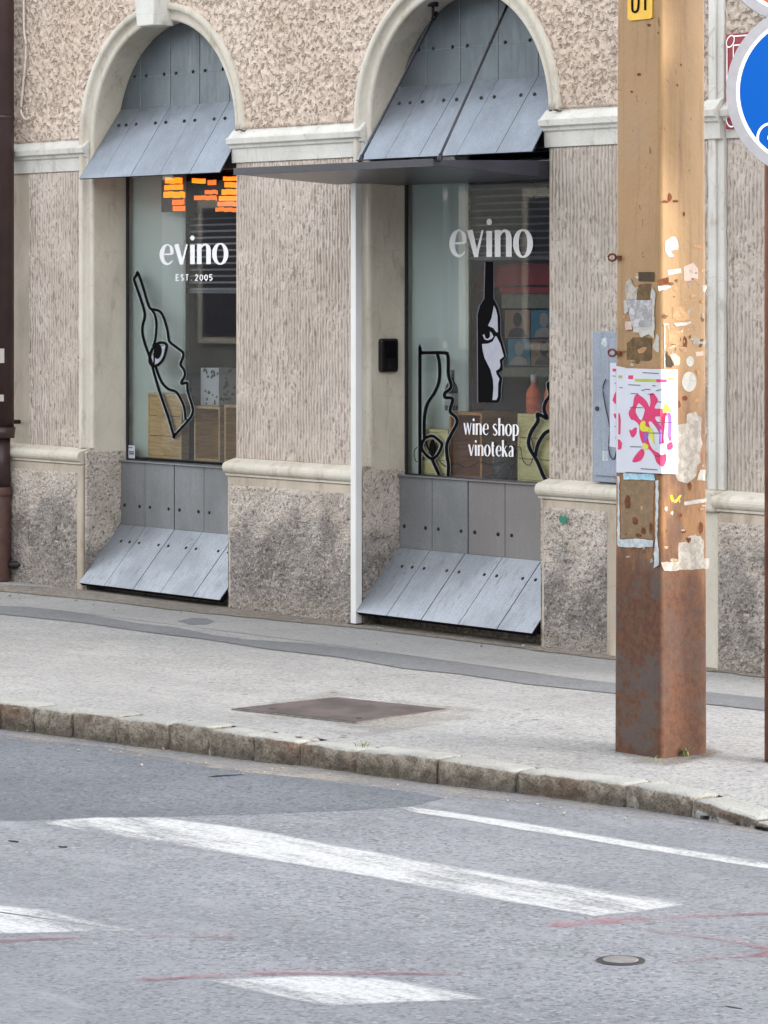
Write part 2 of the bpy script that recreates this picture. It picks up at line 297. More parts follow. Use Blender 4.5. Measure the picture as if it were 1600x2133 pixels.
# ------------------------------------------------------------------ geometry helpers
class MB:
    def __init__(s): s.b = bmesh.new()
    def poly(s, pts):
        try: return s.b.faces.new([s.b.verts.new(p) for p in pts])
        except ValueError: return None
    def box(s, x0, x1, y0, y1, z0, z1):
        v = [s.b.verts.new((x, y, z)) for z in (z0, z1) for y in (y0, y1) for x in (x0, x1)]
        for f in ((0, 2, 3, 1), (4, 5, 7, 6), (0, 1, 5, 4), (2, 6, 7, 3), (0, 4, 6, 2), (1, 3, 7, 5)): s.b.faces.new([v[i] for i in f])
        return s
    def prism(s, pts, d):
        """front polygon pts, thickness vector d behind it"""
        d = Vector(d); a = [s.b.verts.new(p) for p in pts]; b = [s.b.verts.new(Vector(p) + d) for p in pts]; n = len(pts)
        s.b.faces.new(a); s.b.faces.new(b[::-1])
        for i in range(n): s.b.faces.new([a[i], b[i], b[(i + 1) % n], a[(i + 1) % n]])
        return s
    def tube(s, p0, p1, r0, r1=None, n=16, caps=True):
        p0 = Vector(p0); p1 = Vector(p1); r1 = r0 if r1 is None else r1
        q = (p1 - p0).to_track_quat('Z', 'Y'); u = q @ Vector((1, 0, 0)); v = q @ Vector((0, 1, 0))
        A = [s.b.verts.new(p0 + (u * math.cos(2 * math.pi * i / n) + v * math.sin(2 * math.pi * i / n)) * r0) for i in range(n)]
        B = [s.b.verts.new(p1 + (u * math.cos(2 * math.pi * i / n) + v * math.sin(2 * math.pi * i / n)) * r1) for i in range(n)]
        for i in range(n):
            f = s.b.faces.new([A[i], A[(i + 1) % n], B[(i + 1) % n], B[i]]); f.smooth = True
        if caps: s.b.faces.new(A[::-1]); s.b.faces.new(B)
        return s
    def lathe(s, c, prof, n=20):
        rings = []
        for r, z in prof: rings.append([s.b.verts.new((c[0] + r * math.cos(2 * math.pi * i / n), c[1] + r * math.sin(2 * math.pi * i / n), c[2] + z)) for i in range(n)])
        for a, b in zip(rings, rings[1:]):
            for i in range(n): f = s.b.faces.new([a[i], a[(i + 1) % n], b[(i + 1) % n], b[i]]); f.smooth = True
        s.b.faces.new(rings[0][::-1]); s.b.faces.new(rings[-1]); return s
    def path(s, pts, r, n=8):
        pts = [Vector(p) for p in pts]; rings = []
        for i, p in enumerate(pts):
            d = (pts[min(i + 1, len(pts) - 1)] - pts[max(i - 1, 0)]).normalized(); q = d.to_track_quat('Z', 'Y')
            rings.append([s.b.verts.new(p + q @ Vector((math.cos(2 * math.pi * k / n) * r, math.sin(2 * math.pi * k / n) * r, 0))) for k in range(n)])
        for a, b in zip(rings, rings[1:]):
            for i in range(n): f = s.b.faces.new([a[i], a[(i + 1) % n], b[(i + 1) % n], b[i]]); f.smooth = True
        s.b.faces.new(rings[0][::-1]); s.b.faces.new(rings[-1]); return s
    def profile_x(s, prof, x0, x1):
        """closed (y,z) profile extruded along X"""
        return s.prism([(x0, y, z) for y, z in prof], (x1 - x0, 0, 0))
    def obj(s, name, m, parent=None, bevel=0.0, seg=2, recalc=True, rough=0.0):
        if recalc: bmesh.ops.recalc_face_normals(s.b, faces=s.b.faces)
        me = bpy.data.meshes.new(name); s.b.to_mesh(me); s.b.free()
        for mm in (m if isinstance(m, (list, tuple)) else [m]): me.materials.append(mm)
        o = bpy.data.objects.new(name, me); COL.objects.link(o)
        if parent is not None:
            o.parent = parent
            if parent.type == 'EMPTY': o.matrix_parent_inverse = Matrix.Translation(-parent.location)
        if bevel:
            bv = o.modifiers.new("bevel", 'BEVEL'); bv.width = bevel; bv.segments = seg; bv.limit_method = 'ANGLE'; bv.angle_limit = R(40)
        return o
def thing(name, label, cat, loc, group=None):
    o = bpy.data.objects.new(name, None); COL.objects.link(o); o.location = loc; o.empty_display_size = 0.1
    return tag(o, label, cat, group)
def tag(o, label, cat, group=None):
    o["label"] = label; o["category"] = cat
    if group: o["group"] = group
    return o
def struct(o): o["kind"] = "structure"; return o

def cat_rom(pts, closed=False, k=6):
    n = len(pts); out = []
    rng = range(n) if closed else range(n - 1)
    for i in rng:
        p0 = pts[(i - 1) % n] if closed or i > 0 else pts[0]; p1 = pts[i]; p2 = pts[(i + 1) % n]; p3 = pts[(i + 2) % n] if closed or i + 2 < n else pts[-1]
        for j in range(k):
            t = j / k
            out.append(tuple(0.5 * ((2 * b) + (-a + c) * t + (2 * a - 5 * b + 4 * c - d) * t * t + (-a + 3 * b - 3 * c + d) * t ** 3) for a, b, c, d in zip(p0, p1, p2, p3)))
    if not closed: out.append(tuple(pts[-1]))
    return out
LAY = [0]
def ribbon(mb, pts, w, mapf, closed=False, smooth=True, k=5):
    """flat stroke: pts (x,y) or (x,y,w) in drawing units; every stroke sits 0.1 mm above the one before"""
    pts = [tuple(p) + ((w,) if len(p) == 2 else ()) for p in pts]
    if smooth: pts = cat_rom(pts, closed, k)
    n = len(pts); Lp = []; Rp = []
    for i, (x, y, ww) in enumerate(pts):
        a = pts[(i - 1) % n] if closed else pts[max(i - 1, 0)]; b = pts[(i + 1) % n] if closed else pts[min(i + 1, n - 1)]
        d1 = Vector((x - a[0], y - a[1])); d2 = Vector((b[0] - x, b[1] - y))
        if d1.length < 1e-6: d1 = d2
        if d2.length < 1e-6: d2 = d1
        d1.normalize(); d2.normalize(); t = (d1 + d2)
        if t.length < 1e-3: t = d1
        t.normalize(); nn = Vector((-t.y, t.x)); c = max(0.6, nn.dot(Vector((-d1.y, d1.x)))); h = ww / 2 / c
        Lp.append((x + nn.x * h, y + nn.y * h)); Rp.append((x - nn.x * h, y - nn.y * h))
    LAY[0] = (LAY[0] + 1) % 14; e = LAY[0] * 0.00008
    LV = [mb.b.verts.new(mapf(p[0], p[1], e)) for p in Lp]; RV = [mb.b.verts.new(mapf(p[0], p[1], e)) for p in Rp]
    for i in range(n if closed else n - 1):
        j = (i + 1) % n; mb.b.faces.new([LV[i], LV[j], RV[j], RV[i]])
def flatpoly(mb, pts, mapf, e=0.0): mb.poly([mapf(x, y, e) for x, y in pts])
def ell(cx, cy, rx, ry, n=24, rot=0.0):
    return [(cx + rx * math.cos(t) * math.cos(rot) - ry * math.sin(t) * math.sin(rot), cy + rx * math.cos(t) * math.sin(rot) + ry * math.sin(t) * math.cos(rot)) for t in (2 * math.pi * i / n for i in range(n))]

# ------------------------------------------------------------------ setting: ground, pavement, kerb, road
ZR = -0.095
kt = [(-260, 1436), (0, 1464), (70, 1473), (150, 1483), (240, 1490), (350, 1503), (432, 1513), (528, 1530), (624, 1545), (742, 1563), (911, 1580), (1074, 1606), (1302, 1634), (1440, 1662), (1575, 1706), (1750, 1762)]
kbot = [1484, 1520, 1527, 1537, 1549, 1563, 1574, 1586, 1596, 1611, 1634, 1652, 1682, 1704, 1727, 1757]
KL = []; KZ = []
for (a, b), yb in zip(kt, kbot):                         # plan from the foot of the kerb, height from its top edge (it drops at the right)
    p = G(a, yb, ZR); dep = (p - CAM).dot(VD); KZ.append(min(0.006, CAM.z - (b - HOR) / FPX * dep)); p.z = 0; KL.append(p)
KL = [KL[0] + (KL[0] - KL[1]).normalized() * 14] + KL + [KL[-1] + (KL[-1] - KL[-2]).normalized() * 2.0]; KZ = [0.0] + KZ + [KZ[-1]]
mb = MB(); mb.poly([(-90, -70, -0.16), (80, -70, -0.16), (80, 90, -0.16), (-90, 90, -0.16)]); struct(mb.obj("ground", K['road']))
mb = MB(); mb.poly([(-40, -19, ZR), (45, -19, ZR), (45, 1.0, ZR), (-40, 1.0, ZR)]); struct(mb.obj("road", K['road']))
# pavement sheet (behind the kerb line)
def kback(i, d):
    a = KL[max(i - 1, 0)]; b = KL[min(i + 1, len(KL) - 1)]; t = (b - a).normalized(); return KL[i] + Vector((-t.y, t.x, 0)) * d
PB = [kback(i, 0.13) for i in range(len(KL))]
mb = MB()
PB2 = [kback(i, 0.42) for i in range(len(KL))]
for i in range(len(KL) - 1):
    f = mb.poly([(PB[i].x, PB[i].y, KZ[i] - 0.004), (PB[i + 1].x, PB[i + 1].y, KZ[i + 1] - 0.004), (PB2[i + 1].x, PB2[i + 1].y, -0.004), (PB2[i].x, PB2[i].y, -0.004)])
vs = [(p.x, p.y, -0.004) for p in PB2]; e = PB2[-1]
vs += [(40, e.y - 0.6, -0.004), (40, 9, -0.004), (-40, 9, -0.004), (-40, PB[0].y, -0.004)]
mb.poly(vs); struct(mb.obj("pavement", K['pave']))
mb = MB(); mb.poly([(-40, -44, 0.0), (45, -44, 0.0), (45, -19, 0.0), (-40, -19, 0.0)]); mb.box(-40, 45, -19.02, -18.9, -0.15, 0.002); struct(mb.obj("far_pavement", K['pave']))
# kerb stones: one row, each block a rough box in one mesh
mb = MB(); rnd = random.Random(3)
segs = []
a0 = KL[0]; d0 = (KL[1] - KL[0]); n0 = int(d0.length / 0.5)
for i in range(n0): segs.append((a0 + d0 * (i / n0), a0 + d0 * ((i + 1) / n0), 0.0, 0.0))
for i in range(1, len(KL) - 1): segs.append((KL[i], KL[i + 1], KZ[i], KZ[i + 1]))
for si, (a, b, za_, zb_) in enumerate(segs):
    t = (b - a).normalized(); nrm = Vector((-t.y, t.x, 0)); L = (b - a).length; g = 0.004
    nx = max(2, int(L / 0.022)); nz = 5; dz = rnd.uniform(-0.006, 0.004); sm = (si - n0) == 10
    off = rnd.uniform(-0.006, 0.006)
    grid = []
    prof = [(0.0, ZR - 0.05), (0.0, ZR + 0.02), (0.0, -0.05), (0.0, -0.022), (0.003, -0.008), (0.012, 0.0), (0.05, 0.0), (0.09, 0.0), (0.132, 0.0)]
    for i in range(nx + 1):
        s_ = g + (L - 2 * g) * i / nx; row = []
        for j, (d, z) in enumerate(prof):
            tz = za_ + (zb_ - za_) * i / nx; zz = z + dz + tz if z > -0.01 else (ZR - 0.05 if z < ZR else ZR + 0.015 + (z + dz + tz - ZR - 0.015) * (0.05 if z < ZR + 0.03 else 1.0)); p = a + t * s_ + nrm * (d + off) + Vector((0, 0, zz))
            amp = (0.002 if sm else 0.010) if j < 5 else 0.003
            q = mnoise.noise(p * 32) * amp + mnoise.noise(p * 11) * amp
            ends = min(i, nx - i); rd = 0.007 if ends == 0 else 0
            p = p - nrm * (q if j < 5 else 0) + Vector((0, 0, (q * 0.6 if j >= 5 else 0) - (rd if j >= 4 else 0))) + nrm * (rd if j < 5 else 0)
            row.append(mb.b.verts.new(p))
        grid.append(row)
    for i in range(nx):
        for j in range(len(prof) - 1):
            f = mb.b.faces.new([grid[i][j], grid[i + 1][j], grid[i + 1][j + 1], grid[i][j + 1]]); f.smooth = True
    mb.b.faces.new(grid[0]); mb.b.faces.new(grid[-1][::-1])
struct(mb.obj("kerb", K['kerb'], recalc=True))
# dark joint bed behind the stones
mb = MB()
for i in range(len(KL) - 1):
    a = kback(i, 0.012); b = kback(i + 1, 0.012); c = kback(i + 1, 0.14); d = kback(i, 0.14)
    mb.prism([(a.x, a.y, KZ[i] - 0.014), (b.x, b.y, KZ[i + 1] - 0.014), (c.x, c.y, KZ[i + 1] - 0.014), (d.x, d.y, KZ[i] - 0.014)], (0, 0, -0.15))
struct(mb.obj("kerb_bed", K['dirt']))

def sheet(name, pts, z, m, jag=0.0, sub=0.05, feather=0.0, seed=1):
    """thin ground sheet from photo points on height z; optional jagged edge and feathered 'edge' attribute"""
    P = [G(a, b, z) for a, b in pts]; Q = []
    for i in range(len(P)):
        a = P[i]; b = P[(i + 1) % len(P)]; n = max(1, int((b - a).length / sub))
        for k in range(n): Q.append(a + (b - a) * (k / n))
    if jag:
        Q = [p + Vector((mnoise.noise(p * 7 + Vector((seed, 0, 0))), mnoise.noise(p * 7 + Vector((0, seed, 3))), 0)) * jag + Vector((mnoise.noise(p * 30), mnoise.noise(p * 30 + Vector((5, 5, 5))), 0)) * jag * 0.4 for p in Q]
        for p in Q: p.z = z
    b = MB(); f = b.poly(Q)
    if f.normal.z < 0 or (f.normal_update() or f.normal.z < 0): bmesh.ops.reverse_faces(b.b, faces=[f])
    lay = b.b.verts.layers.float.new("edge")
    if feather:
        for v in b.b.verts: v[lay] = 0.0
        ex = set(b.b.verts)
        bmesh.ops.inset_individual(b.b, faces=[f], thickness=feather, depth=0)
        for v in b.b.verts:
            if v not in ex: v[lay] = 1.0
        bmesh.ops.triangulate(b.b, faces=[x for x in b.b.faces if len(x.verts) > 4])
    else:
        for v in b.b.verts: v[lay] = 1.0
    return b.obj(name, m, recalc=False)
struct(sheet("wall_side_pavement", [(-300, 1190), (0, 1226), (330, 1262), (730, 1300), (1130, 1352), (1290, 1368), (1620, 1402), (2000, 1442), (2000, 1510), (1620, 1462), (1290, 1426), (900, 1372), (640, 1336), (420, 1308), (240, 1286), (80, 1266), (0, 1264), (-300, 1234)], -0.0026, K['strip2'], 0.008, seed=2))
struct(sheet("trench_strip", [(-300, 1230), (0, 1262), (60, 1264), (150, 1274), (230, 1288), (290, 1298), (370, 1307), (440, 1322), (520, 1332), (640, 1340), (760, 1354), (900, 1372), (1080, 1398), (1290, 1424), (1440, 1438), (1620, 1456), (2000, 1500), (2000, 1534), (1620, 1482), (1440, 1463), (1290, 1445), (1100, 1425), (960, 1404), (840, 1392), (700, 1368), (560, 1352), (420, 1330), (300, 1316), (180, 1298), (90, 1288), (0, 1279), (-300, 1248)], -0.0012, K['strip'], 0.006, seed=4))
struct(sheet("oval_asphalt_patch", [(372, 1293), (400, 1287), (430, 1288), (446, 1294), (430, 1300), (395, 1301)], -0.0010, K['strip'], 0.006, seed=8))
struct(sheet("wall_base_dirt", [(-200, 1206), (160, 1226), (330, 1250), (470, 1262), (730, 1290), (1130, 1336), (1280, 1356), (1500, 1384), (1800, 1420), (1800, 1436), (1500, 1400), (1280, 1374), (1130, 1356), (900, 1326), (730, 1306), (560, 1290), (400, 1274), (200, 1250), (-200, 1212)], 0.0005, K['dirt'], 0.022, seed=6))
# loose asphalt strip along the kerb back and road shoulder grit
struct(sheet("dark_road_patch", [(-500, 1500), (-60, 1518), (0, 1530), (250, 1560), (420, 1592), (560, 1612), (700, 1630), (860, 1650), (930, 1662), (880, 1676), (820, 1683), (700, 1690), (500, 1697), (320, 1702), (0, 1710), (-500, 1716)], ZR + 0.0005, K['roadd'], 0.02, seed=3))
struct(sheet("pole_foot_dirt", [(1262, 1562), (1300, 1556), (1480, 1552), (1510, 1566), (1490, 1578), (1430, 1592), (1370, 1598), (1310, 1588), (1270, 1574)], -0.0028, m_paint("foot_dirt", (96, 86, 76), (140, 130, 118), 0.36, op=0.8), 0.02, feather=0.05, seed=51))
gs = random.Random(9); mb = MB()
for i in range(60):
    px = gs.uniform(0, 1600); py = gs.uniform(1330, 1500) + px * 0.07; c = G(px, py, -0.0036); r_ = gs.uniform(0.004, 0.016)
    if py < 1262 + px * 0.14 + 30: continue
    mb.poly([c + Vector((math.cos(k * math.pi / 5) * r_ * gs.uniform(.7, 1.2), math.sin(k * math.pi / 5) * r_ * gs.uniform(.7, 1.2), 0)) for k in range(10)])
struct(mb.obj("pavement_stains", simple("old_gum_stain", lin((116, 112, 106)), 0.9), recalc=False))
for pts in ([(430, 1618), (450, 1615), (500, 1613), (512, 1614), (480, 1616), (445, 1619)], [(15, 1750), (38, 1752), (36, 1755), (18, 1753)], [(120, 1762), (140, 1763), (139, 1766), (124, 1765)], [(1510, 2094), (1546, 2100), (1548, 2102), (1516, 2097)]):
    struct(sheet("road_crack", pts, ZR + 0.0010, K['seam'], 0.004, 0.03, seed=41))
struct(sheet("gutter_dust", [(0, 1512), (340, 1555), (740, 1604), (1080, 1644), (1290, 1672), (1575, 1718), (1600, 1740), (1400, 1712), (1180, 1680), (980, 1662), (760, 1634), (500, 1610), (300, 1580), (120, 1552), (0, 1540)], ZR + 0.0012, m_paint("gutter_dust", (146, 140, 132), (162, 156, 148), 0.44, op=0.75), 0.03, feather=0.02, seed=11))
Zp = ZR + 0.0014
mk = [
 ("crossing_stripe", [(85, 1716), (120, 1706), (200, 1702), (330, 1701), (420, 1712), (500, 1722), (600, 1739), (700, 1760), (795, 1775), (865, 1790), (995, 1812), (1100, 1829), (1240, 1851), (1385, 1872), (1440, 1885), (1340, 1900), (1237, 1910), (1120, 1890), (1000, 1871), (795, 1833), (650, 1808), (430, 1773), (260, 1747), (145, 1727)], 'wpaint'),
 ("edge_line", [(822, 1682), (860, 1680), (950, 1691), (1050, 1706), (1160, 1724), (1275, 1744), (1360, 1758), (1450, 1772), (1600, 1795), (1760, 1820), (1760, 1838), (1600, 1812), (1450, 1789), (1300, 1765), (1190, 1746), (1080, 1730), (960, 1708), (870, 1695)], 'wpaint'),
 ("crossing_stripe", [(-260, 1860), (0, 1884), (90, 1893), (180, 1914), (300, 1941), (160, 1943), (0, 1947), (-260, 1950)], 'wpaint'),
 ("crossing_stripe", [(420, 2042), (520, 2036), (660, 2031), (790, 2036), (850, 2045), (940, 2062), (1022, 2082), (900, 2088), (780, 2093), (680, 2097), (590, 2080), (500, 2060)], 'wpaint'),
 ("faded_stripe", [(-100, 2090), (60, 2074), (120, 2078), (200, 2095), (262, 2112), (240, 2124), (60, 2133), (-100, 2140)], 'wpaint2'),
 ("red_road_paint", [(1120, 1928), (1150, 1918), (1250, 1911), (1420, 1903), (1560, 1900), (1700, 1896), (1700, 1900), (1560, 1907), (1450, 1912), (1340, 1921), (1230, 1929), (1150, 1933)], 'rpaint'),
 ("red_road_paint", [(1330, 1932), (1400, 1937), (1500, 1951), (1600, 1967), (1720, 1980), (1720, 1992), (1600, 1994), (1480, 2001), (1380, 2003), (1460, 1994), (1560, 1985), (1580, 1978), (1480, 1958), (1400, 1945)], 'rpaint'),
 ("red_road_paint", [(-150, 1960), (0, 1954), (170, 1947), (330, 1944), (520, 1950), (420, 1953), (220, 1954), (90, 1958), (-150, 1972)], 'rpaint'),
 ("red_road_paint", [(255, 2040), (340, 2034), (430, 2026), (520, 2020), (680, 2019), (860, 2022), (1040, 2027), (900, 2031), (700, 2031), (560, 2032), (420, 2039), (330, 2043)], 'rpaint')]
for i, (n, pts, m) in enumerate(mk):
    struct(sheet(n, pts, Zp + (0.0012 if m == 'rpaint' else 0) + i * 0.0001, K[m], 0.005 if m == 'wpaint' else 0.012, 0.04, 0.028 if m == 'wpaint' else 0.035, seed=20 + i))

# ------------------------------------------------------------------ the building
C1, C2 = -1.88, 0.545                 # centres of the two arched openings
HW = 0.655                            # half width of an opening
RX, RZ = 0.655, 0.60                  # inner arch
OX, OZ = 0.755, 0.69                  # outer edge of the archivolt
ZS = 2.40                             # springing
GY = 0.205                            # glass plane
XL, XR = -14.0, 3.35; ZT = 6.6
bld = thing("corner_building", "beige rendered shop building with two arched display windows and white cornice", "building", (-1.5, 0.0, 0.0))
def arc(cx, rx, rz, n=40): return [(cx - rx * math.cos(math.pi * i / n), ZS + rz * math.sin(math.pi * i / n)) for i in range(n + 1)]

def arched_sheet(mb, x0, x1, z0, z1, y, rx, rz, only_above=None):
    """sheet at plane y with both openings cut (half width rx below the springing)"""
    zb = z0
    cs = [C1, C2]; prev = x0
    for c in cs:
        mb.poly([(prev, y, zb), (c - rx, y, zb), (c - rx, y, z1), (prev, y, z1)])
        A = arc(c, rx, rz)
        for (xa, za), (xb, zb_) in zip(A, A[1:]): mb.poly([(xa, y, za), (xb, y, zb_), (xb, y, z1), (xa, y, z1)])
        prev = c + rx
    mb.poly([(prev, y, zb), (x1, y, zb), (x1, y, z1), (prev, y, z1)])
mb = MB(); arched_sheet(mb, XL, XR, -0.2, ZT, 0.0, RX, RZ)
mb.poly([(XR, 0, -0.2), (XR, 9, -0.2), (XR, 9, ZT), (XR, 0, ZT)]); mb.poly([(XL, 0, -0.2), (XL, 9, -0.2), (XL, 9, ZT), (XL, 0, ZT)])
mb.poly([(XL, 9, -0.2), (XR, 9, -0.2), (XR, 9, ZT), (XL, 9, ZT)]); mb.poly([(XL, 0, ZT), (XR, 0, ZT), (XR, 9, ZT), (XL, 9, ZT)])
bmesh.ops.remove_doubles(mb.b, verts=mb.b.verts, dist=0.0001)
mb.obj("wall", K['margin'], bld, recalc=True)
# roughcast field above the cornice: real relief
def relief(name, rects, y, m, fn, step=0.012, mask=None, parent=bld):
    mb = MB()
    for (x0, x1, z0, z1) in rects:
        nx = max(2, int((x1 - x0) / step)); nz = max(2, int((z1 - z0) / step)); vv = {}
        for i in range(nx + 1):
            for j in range(nz + 1):
                x = x0 + (x1 - x0) * i / nx; z = z0 + (z1 - z0) * j / nz
                border = i in (0, nx) or j in (0, nz)
                vv[i, j] = (x, z, border)
        V = {}
        def gv(i, j):
            if (i, j) not in V:
                x, z, bo = vv[i, j]
                V[i, j] = mb.b.verts.new((x, y if bo else y - fn(x, z), z))
            return V[i, j]
        for i in range(nx):
            for j in range(nz):
                if mask:
                    xm = (vv[i, j][0] + vv[i + 1, j][0]) / 2; zm = (vv[i, j][1] + vv[i, j + 1][1]) / 2
                    if not mask(xm, zm): continue
                f = mb.b.faces.new([gv(i, j), gv(i + 1, j), gv(i + 1, j + 1), gv(i, j + 1)]); f.smooth = True
    return mb.obj(name, m, parent, recalc=False)
def fn_upper(x, z):
    p = Vector((x, z, 0)); q = Vector((x + mnoise.noise(p * 20) * 0.02, z + mnoise.noise(p * 20 + Vector((9, 9, 9))) * 0.02, 0))
    n = mnoise.noise(q * 42) ; return 0.012 + 0.004 * mnoise.noise(p * 9) + 0.016 * max(-0.35, min(0.22, n))
def mask_upper(x, z):
    for c in (C1, C2):
        if abs(x - c) < OX - 0.012 and z < ZS + (OZ - 0.012) * math.sqrt(max(0, 1 - ((x - c) / (OX - 0.012)) ** 2)): return False
    return True
XSTRIP0, XSTRIP1 = X(1473, -0.03), X(1505, -0.03)
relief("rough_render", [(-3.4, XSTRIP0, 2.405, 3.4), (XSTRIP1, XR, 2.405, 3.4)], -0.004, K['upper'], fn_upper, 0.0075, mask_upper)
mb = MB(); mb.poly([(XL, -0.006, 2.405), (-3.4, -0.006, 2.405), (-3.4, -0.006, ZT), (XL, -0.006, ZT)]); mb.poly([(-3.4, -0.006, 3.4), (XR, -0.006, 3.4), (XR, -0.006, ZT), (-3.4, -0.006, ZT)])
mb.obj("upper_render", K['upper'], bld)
# combed panels
def fn_rib(x, z):
    p = Vector((x, z, 0)); return 0.004 + 0.004 * mnoise.noise(Vector((x * 10, z * 6, 2))) + 0.007 * mnoise.noise(Vector((x * 60, z * 16, 0)))
PANELS = [(X(62), C1 - OX - 0.0, 0.745, 2.236), (C1 + HW + 0.012, C2 - OX, 0.745, 2.236), (C2 + HW + 0.012, XSTRIP0, 0.745, 2.236), (XSTRIP1 + 0.0, XR - 0.1, 0.745, 2.236)]
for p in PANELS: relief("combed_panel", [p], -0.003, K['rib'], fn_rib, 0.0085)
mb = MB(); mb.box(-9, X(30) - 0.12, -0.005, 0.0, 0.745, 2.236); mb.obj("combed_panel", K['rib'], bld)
# plinth pieces, proud of the wall, with the rough face as real relief
def fn_pl(x, z):
    p = Vector((x, z, 0)); return 0.006 + 0.006 * mnoise.noise(p * 8) + 0.009 * mnoise.noise(p * 48)
PIERS = [(-9.0, C1 - HW - 0.03), (C1 + HW + 0.01, C2 - HW - 0.035), (C2 + HW + 0.01, XSTRIP0), (XSTRIP1, XR)]
for i, (a, b) in enumerate(PIERS):
    mb = MB(); mb.box(a, b, -0.058, 0.003, -0.1, 0.665); mb.obj("plinth", K['margin'], bld, bevel=0.012, seg=3)
    a2 = max(a + 0.02, -3.4); b2 = b - (0.05 if i < 2 else 0.02)
    if i == 2: b2 = X(1264, -0.06)
    if i == 3: a2 = a + 0.005; b2 = b - 0.03
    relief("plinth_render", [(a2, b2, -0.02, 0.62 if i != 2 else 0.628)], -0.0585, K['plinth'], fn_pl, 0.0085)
    # torus moulding with a fillet under it
    prof = [(0.0, 0.665), (-0.066, 0.665), (-0.066, 0.676)] + [(-0.058 - 0.030 * math.sin(math.pi * k / 8), 0.706 - 0.030 * math.cos(math.pi * k / 8)) for k in range(9)] + [(-0.03, 0.745), (0.0, 0.752)]
    mb = MB(); mb.profile_x(prof, a - (0.0 if i == 0 else 0.012), b + (0.0 if i in (0, 1) else 0.0)); mb.obj("base_moulding", K['cream'], bld, bevel=0.003)
mb = MB(); mb.box(XSTRIP0, XSTRIP1, -0.052, 0.0, -0.1, 0.66); mb.obj("plinth", K['cream'], bld, bevel=0.006)
mb = MB(); mb.box(XSTRIP0, XSTRIP1, -0.08, 0.0, 0.66, 0.75); mb.obj("base_moulding", K['cream'], bld, bevel=0.012, seg=3)
# the flat strip right of the pole
mb = MB(); mb.box(XSTRIP0, XSTRIP1, -0.022, 0.0, 0.75, ZT); mb.obj("wall_strip", K['white'], bld, bevel=0.004)
mb = MB(); mb.box(XSTRIP0 + .01, XSTRIP0 + .055, -0.034, -0.0222, 0.75, ZT); mb.obj("wall_strip", K['white'], bld, bevel=0.005)
# cornices
def cornice(a, b, i):
    prof = [(0.0, 2.238), (-0.014, 2.238), (-0.018, 2.306), (-0.030, 2.312), (-0.032, 2.326), (-0.050, 2.332), (-0.054, 2.360), (-0.040, 2.366), (-0.012, 2.398), (0.0, 2.408)]
    mb = MB(); mb.profile_x(prof, a, b); mb.obj("cornice", K['white'], bld, bevel=0.002)
cornice(-9.0, C1 - HW - 0.035, 0); cornice(C1 + HW - 0.02, C2 - HW - 0.035, 1); cornice(C2 + HW - 0.02, XSTRIP0 - 0.002, 2); cornice(XSTRIP1 + 0.002, XR - 0.2, 3)
prof = [(-0.02, 2.236), (-0.044, 2.238), (-0.050, 2.306), (-0.064, 2.312), (-0.066, 2.326), (-0.082, 2.332), (-0.084, 2.360), (-0.07, 2.366), (-0.04, 2.40), (-0.02, 2.41)]
mb = MB(); mb.profile_x(prof, XSTRIP0, XSTRIP1); mb.obj("cornice", K['white'], bld, bevel=0.002)
# archivolts: outer fillet, cove, inner fillet; each profile step is (radius inset, y)
def ring(c, steps, zlow, m):
    mb = MB(); n = 48; rows = []
    for (ins, y) in steps:
        rx = OX - ins; rz = OZ - ins * 0.92
        row = [(c - rx, y, zlow)] + [(c - rx * math.cos(math.pi * k / n), y, ZS + rz * math.sin(math.pi * k / n)) for k in range(n + 1)] + [(c + rx, y, 2.405)]
        rows.append([mb.b.verts.new(p) for p in row])
    for a, b in zip(rows, rows[1:]):
        for k in range(len(a) - 1):
            f = mb.b.faces.new([a[k], a[k + 1], b[k + 1], b[k]]); f.smooth = True
    o = mb.obj("archivolt", m, bld); return o
ST = [(0.0, 0.0), (0.0, -0.028), (0.004, -0.034), (0.034, -0.034), (0.038, -0.028), (0.040, -0.014), (0.052, -0.006), (0.066, -0.004), (0.070, -0.010), (0.094, -0.010), (0.100, -0.004), (0.1005, 0.004)]
for c in (C1, C2): ring(c, ST, 0.752, K['cream'])
# keystones
for c in (C1, C2):
    mb = MB(); zt = ZS + OZ + 0.16; zb = ZS + RZ - 0.035
    mb.prism([(c - 0.075, -0.115, zb), (c + 0.075, -0.115, zb), (c + 0.105, -0.125, zt), (c - 0.105, -0.125, zt)], (0, 0.13, 0))
    mb.obj("keystone", K['white'], bld, bevel=0.006)
# window reveals (soffit and jambs)
for c in (C1, C2):
    A = [(c - RX, 0.732)] + arc(c, RX, RZ) + [(c + RX, 0.732)]
    mb = MB()
    V0 = [mb.b.verts.new((x, 0.0, z)) for x, z in A]; V1 = [mb.b.verts.new((x, GY + 0.04, z)) for x, z in A]
    for k in range(len(A) - 1):
        f = mb.b.faces.new([V0[k], V0[k + 1], V1[k + 1], V1[k]]); f.smooth = 1 < k < len(A) - 2
    mb.obj("reveal", K['reveal'], bld)
    for sx in (-1, 1):
        mb = MB(); x = c + sx * HW
        mb.box(x - 0.012 if sx < 0 else x - 0.004, x + 0.004 if sx < 0 else x + 0.012, -0.052, GY + 0.04, -0.1, 0.735)
        mb.obj("reveal_plinth", K['plinth'], bld, bevel=0.006)
    # rough stone footing under the skirt
    mb = MB(); mb.box(c - HW + 0.01, c + HW - 0.01, 0.04, 0.2, -0.1, 0.04); mb.obj("footing", K['dirt'], bld)
